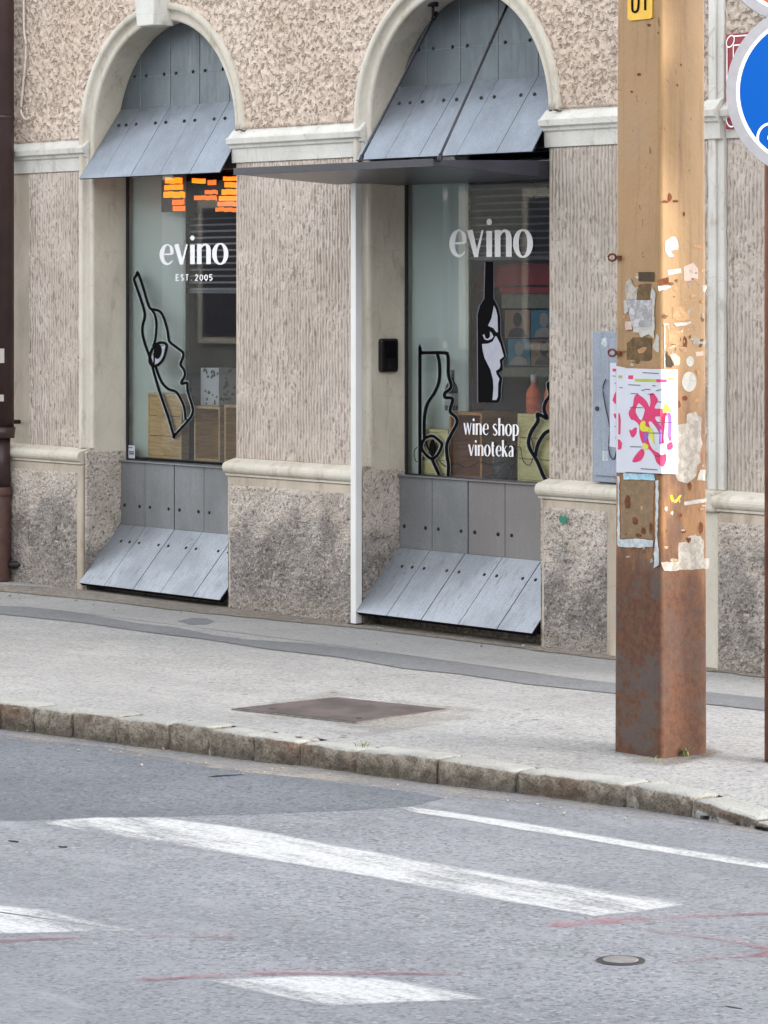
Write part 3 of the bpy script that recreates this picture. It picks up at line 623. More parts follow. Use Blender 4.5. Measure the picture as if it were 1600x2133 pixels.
# green heart on the right plinth
def mF(y, o=None):
    return lambda px, py, e=0.0: F(px, py, y - e)
mb = MB(); hp = []
for i in range(24):
    t = 2 * math.pi * i / 24; hx = 16 * math.sin(t) ** 3; hy = 13 * math.cos(t) - 5 * math.cos(2 * t) - 2 * math.cos(3 * t) - math.cos(4 * t)
    hp.append((1173 + hx * 0.55, 1083 - hy * 0.78))
flatpoly(mb, hp, mF(-0.078)); mb.obj("painted_heart", K['teal'], bld)

# rooms behind the windows (part of the building)
NI = 0.40                                             # depth of the display niche
for c in (C1, C2):
    mb = MB(); x0, x1 = c - HW - 0.005, c + HW + 0.005; zf = 0.70
    xs = X(381 if c == C1 else 970, 0.36); mb.poly([(x0, GY + 0.042, zf), (xs, 0.36, zf), (xs, 0.36, 2.7), (x0, GY + 0.042, 2.7)]); mb.poly([(xs, 0.36, zf), (xs + 0.01, 0.37, zf), (xs + 0.01, 0.37, 2.7), (xs, 0.36, 2.7)]); mb.poly([(xs + 0.01, 0.37, zf), (x0, 0.62, zf), (x0, 0.62, 2.7), (xs + 0.01, 0.37, 2.7)]); mb.obj('splayed_wall', K['pale'], bld); mb = MB()  # splay added, turning the wall outward to catch more light
    mb.poly([(x1, GY + 0.042, zf), (x1, GY + NI, zf), (x1, GY + NI, 2.7), (x1, GY + 0.042, 2.7)])
    mb.obj("niche_wall", K['pale'], bld)
    mb = MB(); mb.box(x0 - 0.1, x1 + 0.1, GY + 0.012, 0.95, 0.55, zf); mb.obj("display_shelf", K['board'], bld)
mb = MB()
ya, yb = GY + NI, 4.0; xa, xb = -3.6, 2.6
mb.poly([(xa, yb, 0.0), (xb, yb, 0.0), (xb, yb, 2.9), (xa, yb, 2.9)]); mb.poly([(xa, ya, 0.0), (xa, yb, 0.0), (xa, yb, 2.9), (xa, ya, 2.9)])
mb.poly([(xb, ya, 0.0), (xb, yb, 0.0), (xb, yb, 2.9), (xb, ya, 2.9)]); mb.poly([(xa, 0.3, 2.9), (xb, 0.3, 2.9), (xb, yb, 2.9), (xa, yb, 2.9)]); mb.poly([(xa, 0.3, 0.0), (xb, 0.3, 0.0), (xb, yb, 0.0), (xa, yb, 0.0)])
for (u0, u1) in ((xa, C1 - HW - 0.005), (C1 + HW + 0.005, C2 - HW - 0.005), (C2 + HW + 0.005, xb)): mb.poly([(u0, ya, 0.0), (u1, ya, 0.0), (u1, ya, 2.9), (u0, ya, 2.9)])
mb.obj("shop_interior", K['room'], bld, recalc=False)
mb = MB(); mb.box(X(277, 0.55), C1 + HW, 0.58, 0.60, 0.70, 1.06); mb.obj("display_back", K['board'], bld)

# windows as parts of the building: frame, glass, lettering and drawings as sub-parts
GE = GY - 0.012
def glyph_strokes(ch):
    T, H = 0.19, 0.06
    o = lambda cx, w: [[(cx + w * math.cos(a), 0.5 + 0.5 * math.sin(a), H + (T - H) * abs(math.cos(a)) ** 1.3) for a in (2 * math.pi * k / 16 for k in range(16))], True]
    g = {
     'e': (0.62, [[[(0.08, 0.50, H), (0.60, 0.52, H)], False], [[(0.585, 0.52, 0.13), (0.56, 0.80, 0.13), (0.45, 0.95, H), (0.33, 0.98, H), (0.17, 0.82, 0.15), (0.09, 0.5, T), (0.16, 0.18, 0.15), (0.34, 0.03, H + .03), (0.50, 0.08, H), (0.60, 0.2, 0.04)], False]]),
     'v': (0.62, [[[(0.07, 1.0, T), (0.33, 0.0, 0.15)], 'L'], [[(0.33, 0.0, 0.09), (0.58, 1.0, 0.07)], 'L']]),
     'i': (0.24, [[[(0.12, 0.0, T), (0.12, 0.97, T)], 'L'], [[(0.12, 1.20, 0.15), (0.12, 1.40, 0.15)], 'D']]),
     'n': (0.66, [[[(0.11, 0.0, T), (0.11, 1.0, T)], 'L'], [[(0.15, 0.72, 0.05), (0.28, 0.93, 0.08), (0.42, 0.97, 0.09), (0.53, 0.84, 0.17), (0.55, 0.6, T), (0.55, 0.0, T)], False]]),
     'o': (0.70, [o(0.35, 0.28)]),
     'w': (0.86, [[[(0.06, 1.0, 0.15), (0.24, 0.0, 0.11)], 'L'], [[(0.24, 0.0, 0.07), (0.42, 1.0, 0.07)], 'L'], [[(0.42, 1.0, 0.15), (0.62, 0.0, 0.11)], 'L'], [[(0.62, 0.0, 0.07), (0.80, 1.0, 0.07)], 'L']]),
     's': (0.52, [[[(0.44, 0.84, 0.05), (0.33, 0.97, 0.08), (0.17, 0.93, 0.10), (0.10, 0.76, 0.14), (0.22, 0.57, 0.17), (0.40, 0.40, 0.17), (0.46, 0.22, 0.14), (0.36, 0.05, 0.09), (0.2, 0.02, 0.08), (0.06, 0.16, 0.05)], False]]),
     'h': (0.66, [[[(0.11, 0.0, T), (0.11, 1.5, T)], 'L'], [[(0.15, 0.72, 0.05), (0.28, 0.93, 0.08), (0.42, 0.97, 0.09), (0.53, 0.84, 0.17), (0.55, 0.6, T), (0.55, 0.0, T)], False]]),
     'p': (0.68, [[[(0.11, -0.42, T), (0.11, 1.0, T)], 'L'], [[(0.15, 0.85, 0.06), (0.34, 0.98, 0.08), (0.52, 0.82, 0.15), (0.58, 0.5, T), (0.52, 0.17, 0.15), (0.34, 0.02, 0.08), (0.15, 0.12, 0.06)], False]]),
     't': (0.42, [[[(0.17, 1.3, T), (0.17, 0.25, T), (0.24, 0.04, 0.1), (0.40, 0.06, 0.05)], False], [[(0.0, 0.95, 0.07), (0.38, 0.95, 0.07)], 'L']]),
     'k': (0.64, [[[(0.11, 0.0, T), (0.11, 1.5, T)], 'L'], [[(0.15, 0.45, 0.06), (0.50, 1.0, 0.06)], 'L'], [[(0.26, 0.58, 0.17), (0.58, 0.0, 0.19)], 'L']]),
     'a': (0.60, [[[(0.10, 0.86, 0.08), (0.27, 0.98, 0.08), (0.43, 0.88, 0.15), (0.47, 0.66, T), (0.47, 0.0, T)], False], [[(0.43, 0.58, 0.05), (0.2, 0.48, 0.09), (0.10, 0.27, 0.15), (0.16, 0.06, 0.12), (0.30, 0.03, 0.07), (0.44, 0.2, 0.05)], False]]),
     ' ': (0.26, [])}
    return g[ch]
def write(mb, text, px0, py_base, px1, xh, mapf, slope=0.0, bold=1.0):
    tot = sum(glyph_strokes(c)[0] + 0.10 for c in text) - 0.10
    sx = (px1 - px0) / tot; cur = px0
    for ch in text:
        wd, st = glyph_strokes(ch)
        for pts, cl in st:
            kx = min(sx, xh); q = []
            for (x, y, w_) in pts: q.append((cur + x * sx, py_base + slope * (cur - px0) - y * xh, w_ * kx * bold))
            if cl == 'D': flatpoly(mb, ell(q[0][0], (q[0][1] + q[1][1]) / 2, q[0][2] * 0.62, abs(q[1][1] - q[0][1]) * 0.62, 14), mapf, 0.0012)
            else: ribbon(mb, q, 1, mapf, closed=(cl is True), smooth=(cl != 'L'), k=4)
        cur += (wd + 0.10) * sx
def window(c, gl, gr, gtop, gbot):
    x0 = c - HW + 0.001; x1 = c + HW - 0.001
    zb = F(gl, gbot, GY).z; zt = 2.75
    mb = MB(); t = 0.009
    mb.box(x0, x0 + t, GY - 0.004, GY + 0.014, zb, zt); mb.box(x1 - t, x1, GY - 0.004, GY + 0.036, zb, zt)
    mb.box(x0 + t, x1 - t, GY - 0.004, GY + 0.036, zb, zb + 0.018); mb.box(x0 + t, x1 - t, GY - 0.004, GY + 0.036, zt - 0.05, zt)
    fr = mb.obj("shop_window", K['dark'], bld, bevel=0.002)
    mb = MB(); mb.poly([(x0 + t, GY + 0.012, zb + 0.018), (x1 - t, GY + 0.012, zb + 0.018), (x1 - t, GY + 0.012, zt - 0.05), (x0 + t, GY + 0.012, zt - 0.05)])
    mb.obj("glass_pane", K['glass'], fr, recalc=False)
    return fr
W1 = window(C1, 255, 497, 372, 962); W2 = window(C2, 835, 1152, 388, 993)
GV = GY + 0.009                                    # vinyl sits on the outside of the glass
def z5(y): return lambda u, v, e=0.0: F(240 + u / 5.077, 550 + v / 5.077, y - e)
def z6(y): return lambda u, v, e=0.0: F(830 + u / 4.848, 630 + v / 4.848, y - e)
bottle = [(240, 95), (222, 122), (200, 155), (210, 200), (270, 370), (308, 500), (310, 570), (290, 650), (290, 740), (320, 860), (375, 1010), (400, 1110), (450, 1290), (510, 1470), (565, 1630), (618, 1812), (626, 1812), (740, 1690), (806, 1606), (820, 1530), (790, 1420), (765, 1330), (763, 1262), (742, 1256), (706, 1266), (700, 1245), (735, 1180), (728, 1120), (690, 1060), (715, 990), (715, 935), (640, 875), (575, 820), (560, 760), (550, 690), (510, 560), (470, 500), (420, 482), (372, 470), (340, 400), (290, 230)]
inner = [(385, 480), (420, 540), (436, 640), (425, 790), (400, 870)]; lower = [(425, 1075), (460, 1180), (500, 1260), (560, 1320), (640, 1350), (690, 1420), (730, 1520), (745, 1650)]
eye = [(365, 1030), (375, 940), (420, 860), (480, 830), (540, 850), (535, 920), (510, 1000), (460, 1060), (400, 1078)]
mb = MB(); m_ = z5(GV)
for p, cl in ((bottle, True), (inner, False), (lower, False), (eye, True)): ribbon(mb, p, 40, m_, cl, k=4)
mb.obj("drawing_halo", simple("halo_vinyl", lin((176, 186, 186)), 0.5), W1, recalc=False)
mb = MB(); m_ = z5(GV - 0.0015)
for p, cl, w_ in ((bottle, True, 29), (inner, False, 27), (lower, False, 29), (eye, True, 30)): ribbon(mb, p, w_, m_, cl, k=5)
flatpoly(mb, ell(450, 925, 42, 78, 24, 0.1), m_, 0.0012); ribbon(mb, [(410, 940), (412, 1000), (408, 1065)], 16, m_)
mb.obj("bottle_drawing", K['black'], W1, recalc=False)
mb = MB(); m_ = z5(GV - 0.001)
flatpoly(mb, [(385, 1045), (390, 980), (405, 960), (450, 1000), (490, 960), (488, 870), (520, 870), (505, 960), (450, 1045)], m_); mb.obj("drawn_eye_white", K['gvinyl'], W1, recalc=False)
mb = MB(); write(mb, "evino", 333, 551, 474, 42, mF(GV), -0.012, 1.2); mb.obj("lettering", K['wvinyl'], W1, recalc=False)
def caps(mb, text, px0, px1, ytop, ybot, mapf, wd):
    G_ = {'E': [[(1, 0), (0, 0), (0, 1), (1, 1)], [(0, .5), (.8, .5)]], 'S': [[(1, .12), (.5, 0), (0, .2), (.5, .5), (1, .78), (.5, 1), (0, .88)]], 'T': [[(0, 0), (1, 0)], [(.5, 0), (.5, 1)]],
          '.': [[(.4, .88), (.4, 1.0)]], '2': [[(0, .2), (.5, 0), (1, .2), (.7, .55), (0, 1), (1, 1)]], '0': [[(.5, 0), (1, .25), (1, .75), (.5, 1), (0, .75), (0, .25), (.5, 0)]],
          '5': [[(1, 0), (.1, 0), (.05, .45), (.6, .42), (1, .7), (.5, 1), (0, .9)]]}
    n = len(text); pitch = (px1 - px0) / (n - 0.45)
    for i, ch in enumerate(text):
        for s_ in G_[ch]: ribbon(mb, [(px0 + i * pitch + x * pitch * 0.55, ytop + y * (ybot - ytop)) for x, y in s_], wd, mapf, smooth=False)
mb = MB(); caps(mb, "EST.2005", 367, 442, 572, 584, mF(GV), 2.1); mb.obj("small_lettering", K['wvinyl'], W1, recalc=False)
mb = MB(); mb.prism([F(a, b, GV - 0.001) for a, b in ((253, 926), (281, 928), (281, 955), (253, 953))], (0, 0.0008, 0)); st = mb.obj("window_sticker", K['paper'], W1)
mb = MB(); ribbon(mb, ell(262, 943, 4.5, 5, 14), 1.4, mF(GV - 0.0025), closed=True, smooth=False)
for yy in (941, 945): ribbon(mb, [(269, yy), (279, yy + 0.5)], 2.2, mF(GV - 0.0025), smooth=False)
ribbon(mb, [(256, 931), (276, 932)], 1.2, mF(GV - 0.0025), smooth=False); mb.obj("sticker_print", K['ink'], W1, recalc=False)
# right window drawings
mb = MB(); mh = z6(GV); m_ = z6(GV - 0.0015)
L1 = [(217, 1742), (217, 540), (222, 513), (250, 508), (465, 508), (495, 530), (503, 590), (505, 730), (532, 850), (470, 915), (474, 958), (535, 965), (545, 1000), (522, 1100), (580, 1160), (590, 1220), (540, 1320), (487, 1440), (492, 1560), (505, 1640), (500, 1760)]
L2 = [(392, 520), (414, 620), (412, 780), (370, 900), (290, 1030), (262, 1180), (262, 1370)]; L3 = [(330, 1560), (370, 1650), (412, 1742)]
E1 = [(232, 1460), (265, 1375), (345, 1350), (415, 1400), (438, 1440), (400, 1530), (340, 1578), (275, 1535)]
R1 = [(1600, 780), (1560, 792), (1512, 830), (1532, 930), (1490, 1000), (1470, 1080), (1500, 1168), (1440, 1140), (1402, 1130), (1408, 1200), (1345, 1300), (1315, 1400), (1330, 1480), (1400, 1600), (1500, 1800), (1600, 1680)]
R2 = [(1620, 1285), (1560, 1290), (1480, 1320), (1410, 1430), (1382, 1550)]
for p, cl in ((L1, False), (L2, False), (L3, False), (E1, True), (R1, False), (R2, False)): ribbon(mb, p, 44, mh, cl, k=4)
mb.obj("drawing_halo", simple("halo_vinyl", lin((170, 178, 178)), 0.5), W2, recalc=False)
mb = MB()
for p, cl, w_ in ((L1, False, 33), (L2, False, 33), (L3, False, 33), (E1, True, 30), (R1, False, 37), (R2, False, 37)): ribbon(mb, p, w_, m_, cl, k=5)
flatpoly(mb, ell(344, 1470, 34, 88, 24), m_, 0.0012); ribbon(mb, [(275, 1400), (300, 1470), (340, 1540)], 20, m_); mb.obj("bottle_drawing", K['black'], W2, recalc=False)
face_edge = [(905, 30), (975, 10), (1010, 60), (1030, 150), (1030, 330), (1060, 430), (1088, 545), (1050, 595), (1055, 680), (1015, 712), (1048, 765), (1035, 870), (1035, 960), (1020, 1000), (1005, 1012)]
blk = [(1011, 545), (1028, 545), (1028, 622), (1034, 632)] + [(830 + u / 4.848, 630 + v / 4.848) for u, v in face_edge[2:]] + [(996, 838), (995, 655), (1000, 636), (1009, 622)]
mb = MB(); mb.poly([F(a, b, GV) for a, b in [(x - 1.8 if x < 1012 else x + 1.8, y) for x, y in blk]]); mb.obj("drawing_halo", simple("halo_vinyl", lin((110, 112, 122)), 0.5), W2, recalc=False)
mb = MB(); mb.poly([F(a, b, GV - 0.001) for a, b in blk]); mb.obj("black_bottle_drawing", K['black'], W2, recalc=False)
mb = MB(); mg = z6(GV - 0.002)
for p in ([(965, 30), (985, 70), (1000, 130), (1005, 300), (988, 300), (960, 260), (905, 235), (940, 160)], [(850, 330), (868, 320), (880, 362), (905, 368), (925, 345), (925, 292), (945, 310), (960, 345), (940, 368), (905, 382), (870, 372)],
          [(845, 420), (905, 415), (950, 395), (980, 340), (992, 345), (1030, 420), (1065, 545), (1022, 580), (1030, 640), (1020, 668), (985, 690), (990, 720), (1020, 770), (1008, 820), (1005, 950), (990, 985), (950, 985), (960, 860), (955, 780), (930, 680), (870, 560), (850, 480)]): flatpoly(mb, p, mg)
mb.obj("drawn_face", K['gvinyl'], W2, recalc=False)
mb = MB(); write(mb, "evino", 937, 535, 1108, 56, mF(GV), 0.0, 1.2); mb.obj("lettering", K['wvinyl'], W2, recalc=False)
mb = MB(); write(mb, "wine shop", 966, 905, 1081, 24, mF(GV - 0.004), 0.03, 1.15); write(mb, "vinoteka", 976, 949, 1070, 23, mF(GV - 0.004), 0.03, 1.15); mb.obj("small_lettering", K['wvinyl'], W2, recalc=False)

# ------------------------------------------------------------------ zinc cladding round the windows
def seam_positions(px_list, py, y): return [F(p, py, y).x for p in px_list]
def rivets(mb, pts, n, r=0.009):
    n = Vector(n).normalized()
    for p in pts:
        p = Vector(p); q = MB(); q.tube(p - n * 0.002, p + n * 0.004, r, r * 0.85, 10, caps=False); q.tube(p + n * 0.004, p + n * 0.0065, r * 0.85, r * 0.35, 10); bmesh.ops.remove_doubles(q.b, verts=q.b.verts, dist=0.00005); q.obj("rivet", K['rivet'], mb)
def hood(c, kink_z, bot_z, seams, label, tymp_m):
    """tympanum sheet in the arch plus the flared hood below it"""
    t = thing("zinc_hood", label, "metal hood", (c, 0.1, bot_z), "zinc hoods in the window arches")
    yk = 0.150; yb = -0.10
    mb = MB(); A = [(x, z) for x, z in arc(c, RX - 0.006, RZ - 0.006, 48) if z > kink_z]
    pts = [(c - HW * 0.955, kink_z)] + A + [(c + HW * 0.955, kink_z)]
    mb.prism([(x, yk, z) for x, z in pts], (0, 0.006, 0)); mb.obj("tympanum_sheet", tymp_m, t)
    # flare as strips, each a slightly lapped sheet
    ks = [c - HW * 0.955] + seams + [c + HW * 0.955]; bs = [c - HW + 0.004] + seams + [c + HW - 0.004]
    mb = MB(); nrm = Vector((0, -(kink_z - bot_z), (yk - yb) * -1.0)); n = Vector((0, -(kink_z - bot_z), (yk - yb))).normalized()
    for i in range(len(ks) - 1):
        o = n * (0.0006 if i % 2 else 0.0)
        a = Vector((bs[i] + 0.0016, yb, bot_z)) + o; b = Vector((bs[i + 1] - 0.0016, yb, bot_z)) + o; d = Vector((ks[i + 1] - 0.0016, yk, kink_z)) + o; e = Vector((ks[i] + 0.0016, yk, kink_z)) + o
        mb.prism([a, b, d, e], -n * 0.004)
    fl = mb.obj("flared_sheet", K['zinc_f'], t)
    mb = MB(); nn = n * -0.0045
    for s_ in seams: mb.prism([Vector((s_ - 0.006, yb, bot_z)) + nn, Vector((s_ + 0.006, yb, bot_z)) + nn, Vector((s_ + 0.006, yk, kink_z)) + nn, Vector((s_ - 0.006, yk, kink_z)) + nn], nn * 0.6)
    mb.prism([Vector((bs[0], yb + 0.002, bot_z)) + nn, Vector((bs[-1], yb + 0.002, bot_z)) + nn, Vector((bs[-1], yb + 0.022, bot_z + 0.036)) + nn, Vector((bs[0], yb + 0.022, bot_z + 0.036)) + nn], nn)
    mb.obj("lining", K['seam'], t)
    # vertical joints and horizontal joint on the tympanum
    mb = MB(); zj = kink_z + 0.165
    for s_ in seams:
        s2 = s_ ; zt = ZS + (RZ - 0.01) * math.sqrt(max(0, 1 - ((s2 - c) / RX) ** 2)); mb.box(s2 - 0.0028, s2 + 0.0028, yk - 0.0022, yk + 0.001, kink_z + 0.002, zt - 0.01)
    hw = RX * math.sqrt(max(0, 1 - ((zj - ZS) / RZ) ** 2)) - 0.012
    mb.box(c - hw, c + hw, yk - 0.0016, yk + 0.001, zj - 0.0018, zj + 0.0018); mb.obj("sheet_joint", simple("pale_joint", lin((110, 118, 120)), 0.6), t)
    pp = []
    for s_ in seams:
        for d in (-0.055, 0.055): pp.append((s_ + d, yk - 0.002, zj + 0.006))
    pp = [p for p in pp if abs(p[0] - c) < hw - 0.03]; rivets(t, pp, (0, -1, 0))
    q = 0.24; base = Vector((0, yk + (yb - yk) * q, kink_z + (bot_z - kink_z) * q)) + n * 0.003; pq = []
    for s_ in [bs[0] + 0.03] + seams:
        for d in ((-0.048, 0.048) if s_ != bs[0] + 0.03 else (0.07,)): pq.append(Vector((s_ + d, 0, 0)) + base)
    rivets(t, pq, n)
    # dark shutter box behind the hood
    mb = MB(); mb.box(c - HW + 0.02, c + HW - 0.02, yk + 0.02, yk + 0.05, bot_z + 0.03, kink_z); mb.obj("backing_board", K['dark'], t)
    return t
k1 = F(247, 229, 0.15).z; b1 = F(160, 372, -0.10).z; k2 = F(835, 181, 0.15).z; b2 = F(738, 333, -0.10).z
hood(C1, k1, b1, [F(p, y, -0.10).x for p, y in ((211, 369), (272, 366), (332, 362), (394, 359))], "grey zinc hood in the left arch, with the dark downpipe to its left", K['zinc_v'])
hood(C2, k2, b2, [F(p, y, -0.10).x for p, y in ((802, 331), (872, 329), (950, 327), (1033, 325))], "grey zinc hood in the right arch, crossed by two tie rods", K['zinc_v'])

def skirt(c, seams_v, seams_f, kz, bz, ztop, label, pm):
    t = thing("zinc_skirt", label, "metal cladding", (c, 0.0, bz), "zinc skirts under the shop windows")
    yk = 0.17; yb = -0.10
    ks = [c - HW + 0.006] + seams_v + [c + HW - 0.006]; mb = MB()
    for i in range(len(ks) - 1):
        o = 0.0018 if i % 2 else 0.0; mb.box(ks[i] + 0.003, ks[i + 1] - 0.003, yk - 0.004 - o, yk, kz, ztop)
    mb.box(ks[0], ks[-1], yk - 0.018, GY + 0.03, ztop, ztop + 0.006)
    mb.obj("upright_sheet", pm, t, bevel=0.0012)
    mb = MB(); mb.box(ks[0], ks[-1], yk + 0.0005, yk + 0.02, kz, ztop - 0.001); mb.obj("lining", K['seam'], t)
    n = Vector((0, -(kz - bz), (yk - yb))).normalized(); mb = MB()
    fs = [c - HW + 0.002] + seams_f + [c + HW - 0.004]
    for i in range(len(fs) - 1):
        o = n * (0.0006 if i % 2 else 0.0)
        top = Vector((0, yk - 0.006, kz)); bot = Vector((0, yb, bz))
        mb.prism([Vector((fs[i] + 0.0026, 0, 0)) + bot + o, Vector((fs[i + 1] - 0.0026, 0, 0)) + bot + o, Vector((fs[i + 1] - 0.0026, 0, 0)) + top + o, Vector((fs[i] + 0.0026, 0, 0)) + top + o], -n * 0.004)
    mb.obj("sloped_sheet", K['zinc_s'], t, bevel=0.001)
    mb = MB(); o = -n * 0.0045
    mb.prism([Vector((fs[0], yb + 0.003, bz + 0.001)) + o, Vector((fs[-1], yb + 0.003, bz + 0.001)) + o, Vector((fs[-1], yk - 0.006, kz)) + o, Vector((fs[0], yk - 0.006, kz)) + o], -n * 0.02)
    mb.obj("batten", K['black'], t)
    pp = []
    for s_ in [ks[0]] + seams_v:
        for d in ((-0.05, 0.05) if s_ != ks[0] else (0.04,)): pp.append((s_ + d, yk - 0.006, kz + 0.105))
    pp.append((ks[-1] - 0.05, yk - 0.006, kz + 0.105)); rivets(t, pp, (0, -1, 0))
    q = 0.28; base = Vector((0, yk + (yb - yk) * q, kz + (bz - kz) * q)) + n * 0.003; pq = []
    for s_ in seams_f + [fs[0] + 0.03]:
        for d in ((-0.045, 0.045) if s_ in seams_f else (0.09,)): pq.append(Vector((s_ + d, 0, 0)) + base)
    rivets(t, pq, n)
    return t
kz1 = F(243, 1091, 0.165).z; bz1 = F(160, 1213, -0.10).z
skirt(C1, [F(p, 1030, 0.165).x for p in (302, 363, 425)], [F(p, y, -0.10).x for p, y in ((217, 1220), (277, 1227), (334, 1233), (401, 1241))], kz1, bz1, F(245, 960, 0.17).z, "sloping zinc skirt below the left shop window, resting between two plinths", K['zinc_p'])
kz2 = F(830, 1140, 0.165).z; bz2 = F(737, 1274, -0.10).z
skirt(C2, [F(p, 1050, 0.165).x for p in (900, 975, 1052)], [F(p, y, -0.10).x for p, y in ((805, 1281), (877, 1288), (955, 1296), (1035, 1304))], kz2, bz2, F(830, 991, 0.17).z, "sloping zinc skirt below the right shop window, beside the thin white post", K['zinc_q'])

# ------------------------------------------------------------------ entrance canopy with tie rods
cp = thing("canopy", "flat dark metal canopy above the right window, hung from two rods", "canopy", (0.3, -0.3, 2.1))
xa = X(723, 0.0); xb = C2 + HW - 0.004; yf = -0.665
zft = F(905, 333, yf).z; zfb = zft - 0.024; zwb = F(723, 387, -0.002).z + 0.004; zwt = zft + 0.012
mb = MB(); P = [(yf, zfb), (yf, zft), (-0.06, zwt), (-0.06, zwb)]
mb.profile_x(P, xa, xb); mb.obj("canopy_slab", K['canopy'], cp, bevel=0.003)
mb = MB(); mb.profile_x([(-0.061, zwb + 0.002), (-0.061, zwt - 0.002), (GY - 0.06, zwt), (GY - 0.06, zwb - 0.004)], C2 - HW + 0.02, xb - 0.001); mb.obj("wall_box", K['dark'], cp)
mb = MB(); mb.box(xa - 0.003, xb + 0.003, yf - 0.006, yf - 0.0005, zfb - 0.004, zft + 0.006); mb.obj("front_trim", K['dark'], cp, bevel=0.001)
for (pb, qb, pt, qt) in ((750, 333, 902, 40), (914, 331, 1058, 8)):
    A = F(pb, qb, yf + 0.012); yt = 0.07; B = F(pt, qt, yt)
    zc = ZS + RZ * math.sqrt(max(0, 1 - ((B.x - C2) / RX) ** 2))
    mb = MB(); mb.tube(A, B, 0.0062, None, 10); rod = mb.obj("tie_rod", K['dark'], cp)
    mb = MB(); mb.tube(B, B + (B - A).normalized() * 0.05, 0.011, None, 10); mb.tube(B + Vector((0, 0, 0.01)), (B.x, yt, max(zc + 0.005, B.z + 0.03)), 0.007, None, 10); mb.tube((B.x, yt, zc - 0.012), (B.x, yt, zc + 0.02), 0.026, None, 16)
    mb.obj("ceiling_bracket", K['rivet'], rod)
    mb = MB(); mb.tube(A - Vector((0, 0, 0.01)), A + (B - A).normalized() * 0.03, 0.010, None, 10); mb.obj("rod_foot", K['dark'], rod)

# thin white post at the pier corner
wp = thing("white_post", "thin square white post running from pavement to canopy", "post", (C2 - OX, -0.04, 0.0))
px0 = X(730, -0.1); mb = MB(); x0, x1 = px0, px0 + 0.042
mb.box(x0, x1, -0.10, -0.062, 0.0, zwb + 0.004); mb.obj("post_shaft", simple("white_steel_paint", lin((226, 226, 224)), 0.45, 0, 0.05, 4), wp, bevel=0.003)
mb = MB(); mb.box(x0 - 0.01, x1 + 0.01, -0.108, -0.0605, 0.0, 0.006); mb.obj("post_foot", K['rivet'], wp)
# black letter-box shaped case on the reveal
bx = thing("wall_box", "small black plastic box on the reveal beside the right window", "wall box", (C2 - HW, 0.1, 1.3))
xw = C2 - HW
c0 = FX(786, 705, xw); c1 = FX(824, 775, xw); mb = MB()
mb.box(xw + 0.001, xw + 0.03, c0.y, c1.y, c1.z, c0.z); mb.obj("case", simple("black_plastic", lin((20, 19, 21)), 0.28, 0, 0.3, 20, bump=0.003), bx, bevel=0.014, seg=4)
mb = MB(); ym = (c0.y + c1.y) / 2; mb.box(xw + 0.0305, xw + 0.036, ym - 0.03, ym + 0.035, c1.z + 0.07, c0.z - 0.012); mb.obj("lid", K['black'], bx, bevel=0.004)
mb = MB(); mb.box(xw + 0.0305, xw + 0.034, ym - 0.012, ym + 0.002, c1.z + 0.018, c1.z + 0.05); mb.obj("latch", K['rivet'], bx, bevel=0.001)

# ------------------------------------------------------------------ downpipe, cabinet, plaque, cable
dp = thing("downpipe", "dark brown rain downpipe ending in a red-brown cast iron pipe at the left edge", "downpipe", (X(2, -0.12), -0.12, 0.0))
dx = X(2, -0.12); rr = 0.058 * 1.0
rp = (X(29, -0.12) - dx)
rr = 28 / 380.0 * 0.98
za = F(10, 905, -0.12).z; zb_ = F(10, 1015, -0.12).z
mb = MB(); mb.tube((dx, -0.12, za), (dx, -0.12, ZT), rr, None, 28); dob = mb.obj("upper_pipe", K['pipe'], dp)
mb = MB(); mb.tube((dx, -0.12, za + 0.04), (dx, -0.12, za - 0.02), rr + 0.008, rr + 0.002, 28); mb.obj("pipe_collar", K['pipe'], dp)
mb = MB(); mb.tube((dx, -0.12, za - 0.02), (dx, -0.12, zb_ - 0.02), rr * 0.72, None, 28); mb.obj("pipe_neck", K['pipe'], dp)
mb = MB(); mb.tube((dx, -0.12, F(10, 240, -0.12).z), (dx, -0.12, F(10, 248, -0.12).z), rr + 0.004, None, 28); mb.obj("pipe_collar", K['pipe'], dp)
mb = MB(); r2 = rr * 0.8; mb.tube((dx, -0.12, 0.0), (dx, -0.12, zb_ - 0.03), r2 * 0.92, None, 28); mb.tube((dx, -0.12, zb_ - 0.045), (dx, -0.12, zb_), r2 * 1.08, r2 * 1.1, 28); mb.obj("cast_iron_pipe", K['pipe2'], dp, bevel=0.002)
mb = MB(); mb.tube((dx + 0.05, -0.1, 0.09), (dx + 0.11, -0.03, 0.09), 0.02, None, 12); mb.obj('bracket', K['rivet'], dp); mb = MB(); mb.tube((dx, -0.08, F(10, 880, -0.12).z), (dx, 0.0, F(10, 880, -0.12).z), 0.012, None, 10); mb.obj("bracket", K['rivet'], dp)
